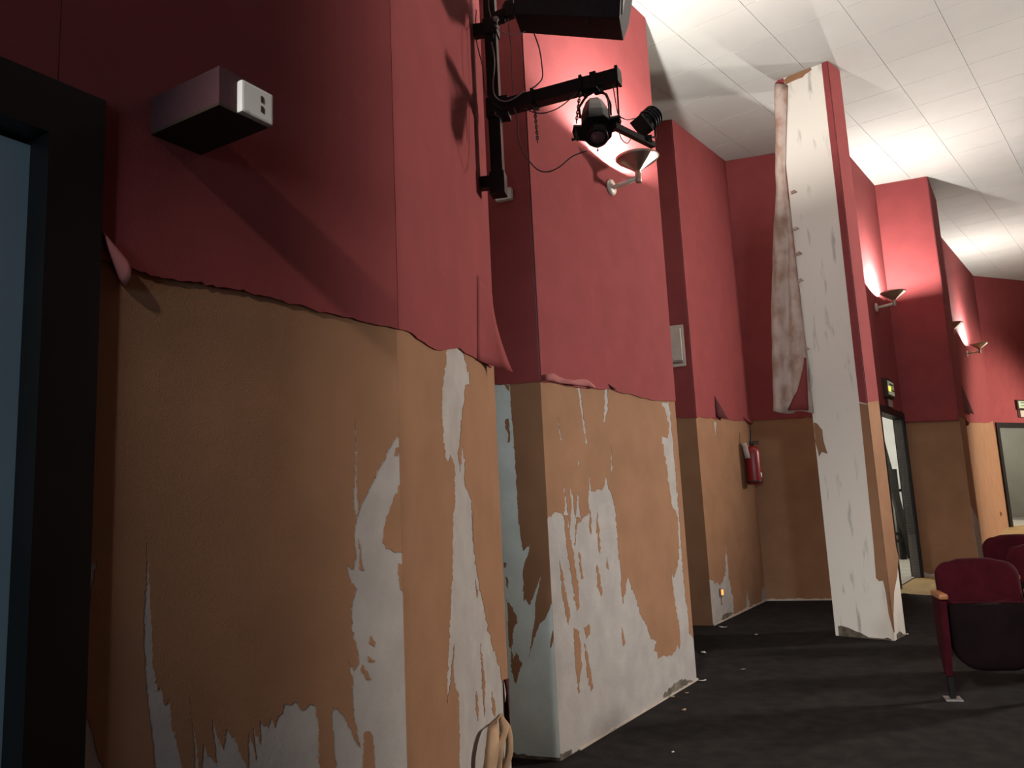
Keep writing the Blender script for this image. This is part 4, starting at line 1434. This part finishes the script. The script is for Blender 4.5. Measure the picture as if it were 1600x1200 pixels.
# low heater in the rear room
hq = f8.p(D3a + 1.05, zD, -2.6)
hq.z = zfloor(hq.x, hq.y) + 0.014
ht = empty('low_heater', hq)
tag(ht, 'low grey heater on the floor of the room behind the farthest doorway', 'heater')
m8 = Matrix((Vector((f8.d.x, f8.d.y, 0)), -Vector((f8.n.x, f8.n.y, 0)), Z)).transposed()
mb = MB(); mb.box(hq + Z * 0.18, (1.6, 0.10, 0.22), m8, bev=0.01); mb.build('case', HEATER, ht)
for k in range(10):
    mb = MB(); mb.box(hq + Z * 0.18 + Vector((f8.d.x, f8.d.y, 0)) * (-0.7 + k * 0.155) + Vector((f8.n.x, f8.n.y, 0)) * 0.055, (0.09, 0.02, 0.18), m8, bev=0.006); mb.build('rib', BLACKPL if k % 3 == 0 else HEATER, ht)
for s in (-0.6, 0.6):
    mb = MB(); mb.box(hq + Z * 0.035 + Vector((f8.d.x, f8.d.y, 0)) * s, (0.05, 0.08, 0.08), m8); mb.build('foot', HEATER, ht)


# ------------------------------------------------------------------ cinema seats
def rounded_panel(mb, w_, z0, z1, y0, y1, rtop, rbot, lean=0.0, crown=0.02, puff=0.02, n=8):
    """upholstered panel with rounded corners, front at y0, back at y1"""
    out = []
    for k in range(n + 1):
        a = math.pi / 2 * k / n
        out.append((w_ / 2 - rtop + rtop * math.cos(a), z1 - rtop + rtop * math.sin(a)))
    m_ = 6
    for k in range(1, m_):
        x = (w_ / 2 - rtop) * (1 - 2 * k / m_)
        out.append((x, z1 + crown * (1 - (x / (w_ / 2)) ** 2)))
    for k in range(n + 1):
        a = math.pi / 2 + math.pi / 2 * k / n
        out.append((-w_ / 2 + rtop + rtop * math.cos(a), z1 - rtop + rtop * math.sin(a)))
    for k in range(n + 1):
        a = math.pi + math.pi / 2 * k / n
        out.append((-w_ / 2 + rbot + rbot * math.cos(a), z0 + rbot + rbot * math.sin(a)))
    for k in range(n + 1):
        a = 1.5 * math.pi + math.pi / 2 * k / n
        out.append((w_ / 2 - rbot + rbot * math.cos(a), z0 + rbot + rbot * math.sin(a)))
    cx, cz = 0, (z0 + z1) / 2
    N = len(out)
    rings = []
    for s, yy in ((0.55, y0 - puff * 0.35), (0.86, y0 - puff * 0.1), (0.97, y0 + 0.012), (1.0, y0 + 0.03), (1.0, y1 - 0.015), (0.97, y1)):
        rings.append([Vector((cx + (x - cx) * s, yy + lean * ((cz + (z - cz) * s) - z0), cz + (z - cz) * s)) for x, z in out])
    vs = [p for r in rings for p in r]
    fs = []
    for i in range(len(rings) - 1):
        fs += [(i * N + k, i * N + (k + 1) % N, (i + 1) * N + (k + 1) % N, (i + 1) * N + k) for k in range(N)]
    vs += [Vector((cx, y0 - puff * 0.5 + lean * (cz - z0), cz)), Vector((cx, y1 + lean * (cz - z0), cz))]
    a, b = len(vs) - 2, len(vs) - 1
    fs += [(a, (k + 1) % N, k) for k in range(N)]
    q = (len(rings) - 1) * N
    fs += [(b, q + k, q + (k + 1) % N) for k in range(N)]
    mb.add(vs, fs, True)


seat = empty('cinema_seat')
seat['proto'] = 1
mb = MB(); rounded_panel(mb, 0.50, 0.36, 0.86, 0.10, 0.19, 0.10, 0.05, lean=0.16, crown=0.018); mb.build('backrest', VELVET, seat)
mb = MB(); rounded_panel(mb, 0.47, 0.40, 0.80, 0.185, 0.215, 0.09, 0.05, lean=0.16, puff=0.0); mb.build('back_shell', DARKSHELL, seat)
mb = MB(); rounded_panel(mb, 0.47, 0.20, 0.60, -0.085, 0.03, 0.035, 0.15, lean=0.13, crown=0.004); pan = mb.build('seat_pan', DARKSHELL, seat)
mb = MB(); rounded_panel(mb, 0.46, 0.22, 0.612, 0.00, 0.075, 0.03, 0.12, lean=0.13, crown=0.004); mb.build('seat_cushion', VELVET, seat)
for s in (-1, 1):
    mb = MB(); mb.box((s * 0.275, 0.0, 0.665), (0.055, 0.30, 0.032), bev=0.012); mb.build('armrest', WOOD, seat)
    mb = MB()
    pr = [(-0.11, 0.65), (0.16, 0.65), (0.16, 0.36), (0.05, 0.16), (-0.02, 0.16), (-0.09, 0.40)]
    mb.prism([(s * 0.275 - 0.02, y, z) for y, z in pr], [(s * 0.275 + 0.02, y, z) for y, z in pr])
    mb.build('side_panel', VELVET, seat)
    mb = MB(); mb.box((s * 0.265, 0.035, 0.12), (0.035, 0.055, 0.24), bev=0.004); leg = mb.build('leg', IRON, seat)
    mb = MB(); mb.box((s * 0.265, 0.03, 0.007), (0.10, 0.13, 0.010), bev=0.002); mb.build('foot_plate', GREYMET, leg)
del seat['proto']
RZ = R(-17)
sp_ = on_floor(1491, 1096)
base = Vector((sp_.x, sp_.y, 0)) + Vector((math.cos(RZ), math.sin(RZ), 0)) * 0.265


def put(o, x, y, rz, lb):
    o.location = (x, y, zfloor(x, y) + 0.006)
    o.rotation_euler = (0, 0, rz)
    tag(o, lb, 'cinema seat', 'folding cinema seats at the right edge')


put(seat, base.x, base.y, RZ, 'nearest burgundy folding cinema seat with orange wooden armrest')
q = at_y(1583, 866, 6.15)
put(copy_tree(seat), q.x + 0.27, 6.15, RZ, 'burgundy cinema seat barely entering at the right edge, between two others')
q = at_y(1550, 850, 6.95)
put(copy_tree(seat), q.x + 0.25, 6.95, RZ, 'rearmost burgundy cinema seat, its rounded back above the nearest one')

# ------------------------------------------------------------------ litter on the carpet
rnd = random.Random(12)
scraps = [(1099, 1022, 0.07, 'thin curled white scrap by the foot of the near pier corner'), (1098, 1066, 0.055, 'brightest white paper scrap at the near pier corner'),
          (1069, 1112, 0.045, 'folded cream paper scrap alone on the dark carpet'), (1050, 1091, 0.035, 'cream plaster chip close to the stripped wall foot'),
          (1073, 1085, 0.025, 'tiny pale chip between the cream scraps'), (1052, 1178, 0.02, 'tiny pale fleck nearest the camera on the carpet'),
          (1160, 1049, 0.06, 'greyish shred on the carpet in front of the recess'), (1130, 982, 0.08, 'flat pale scrap at the foot of the recess wall'),
          (1418, 993, 0.04, 'small white chip beside the right foot of the pillar'), (1182, 993, 0.03, 'small pale crumb on the carpet inside the recess')]
for x, y, s, lb in scraps:
    p = on_floor(x, y) + Z * 0.008
    an = rnd.uniform(0, 3.1)
    a, b = Vector((math.cos(an), math.sin(an), 0)), Vector((-math.sin(an), math.cos(an), 0))
    rows = [[p + a * (s * (i / 3 - 0.5) + rnd.gauss(0, s * 0.04)) + b * (s * 0.5 * (j / 2 - 0.5) + rnd.gauss(0, s * 0.05)) + Z * (s * 0.22 * abs(i / 3 - 0.5) + rnd.uniform(0, 0.004)) for j in range(3)] for i in range(4)]
    mb = MB()
    mb.grid(rows)
    m_ = GRIME if 'greyish' in lb else (CREAM if 'cream' in lb else PAPER)
    tag(mb.build('paper_scrap', m_, solid=0.002), lb, 'scrap', 'litter on the carpet')
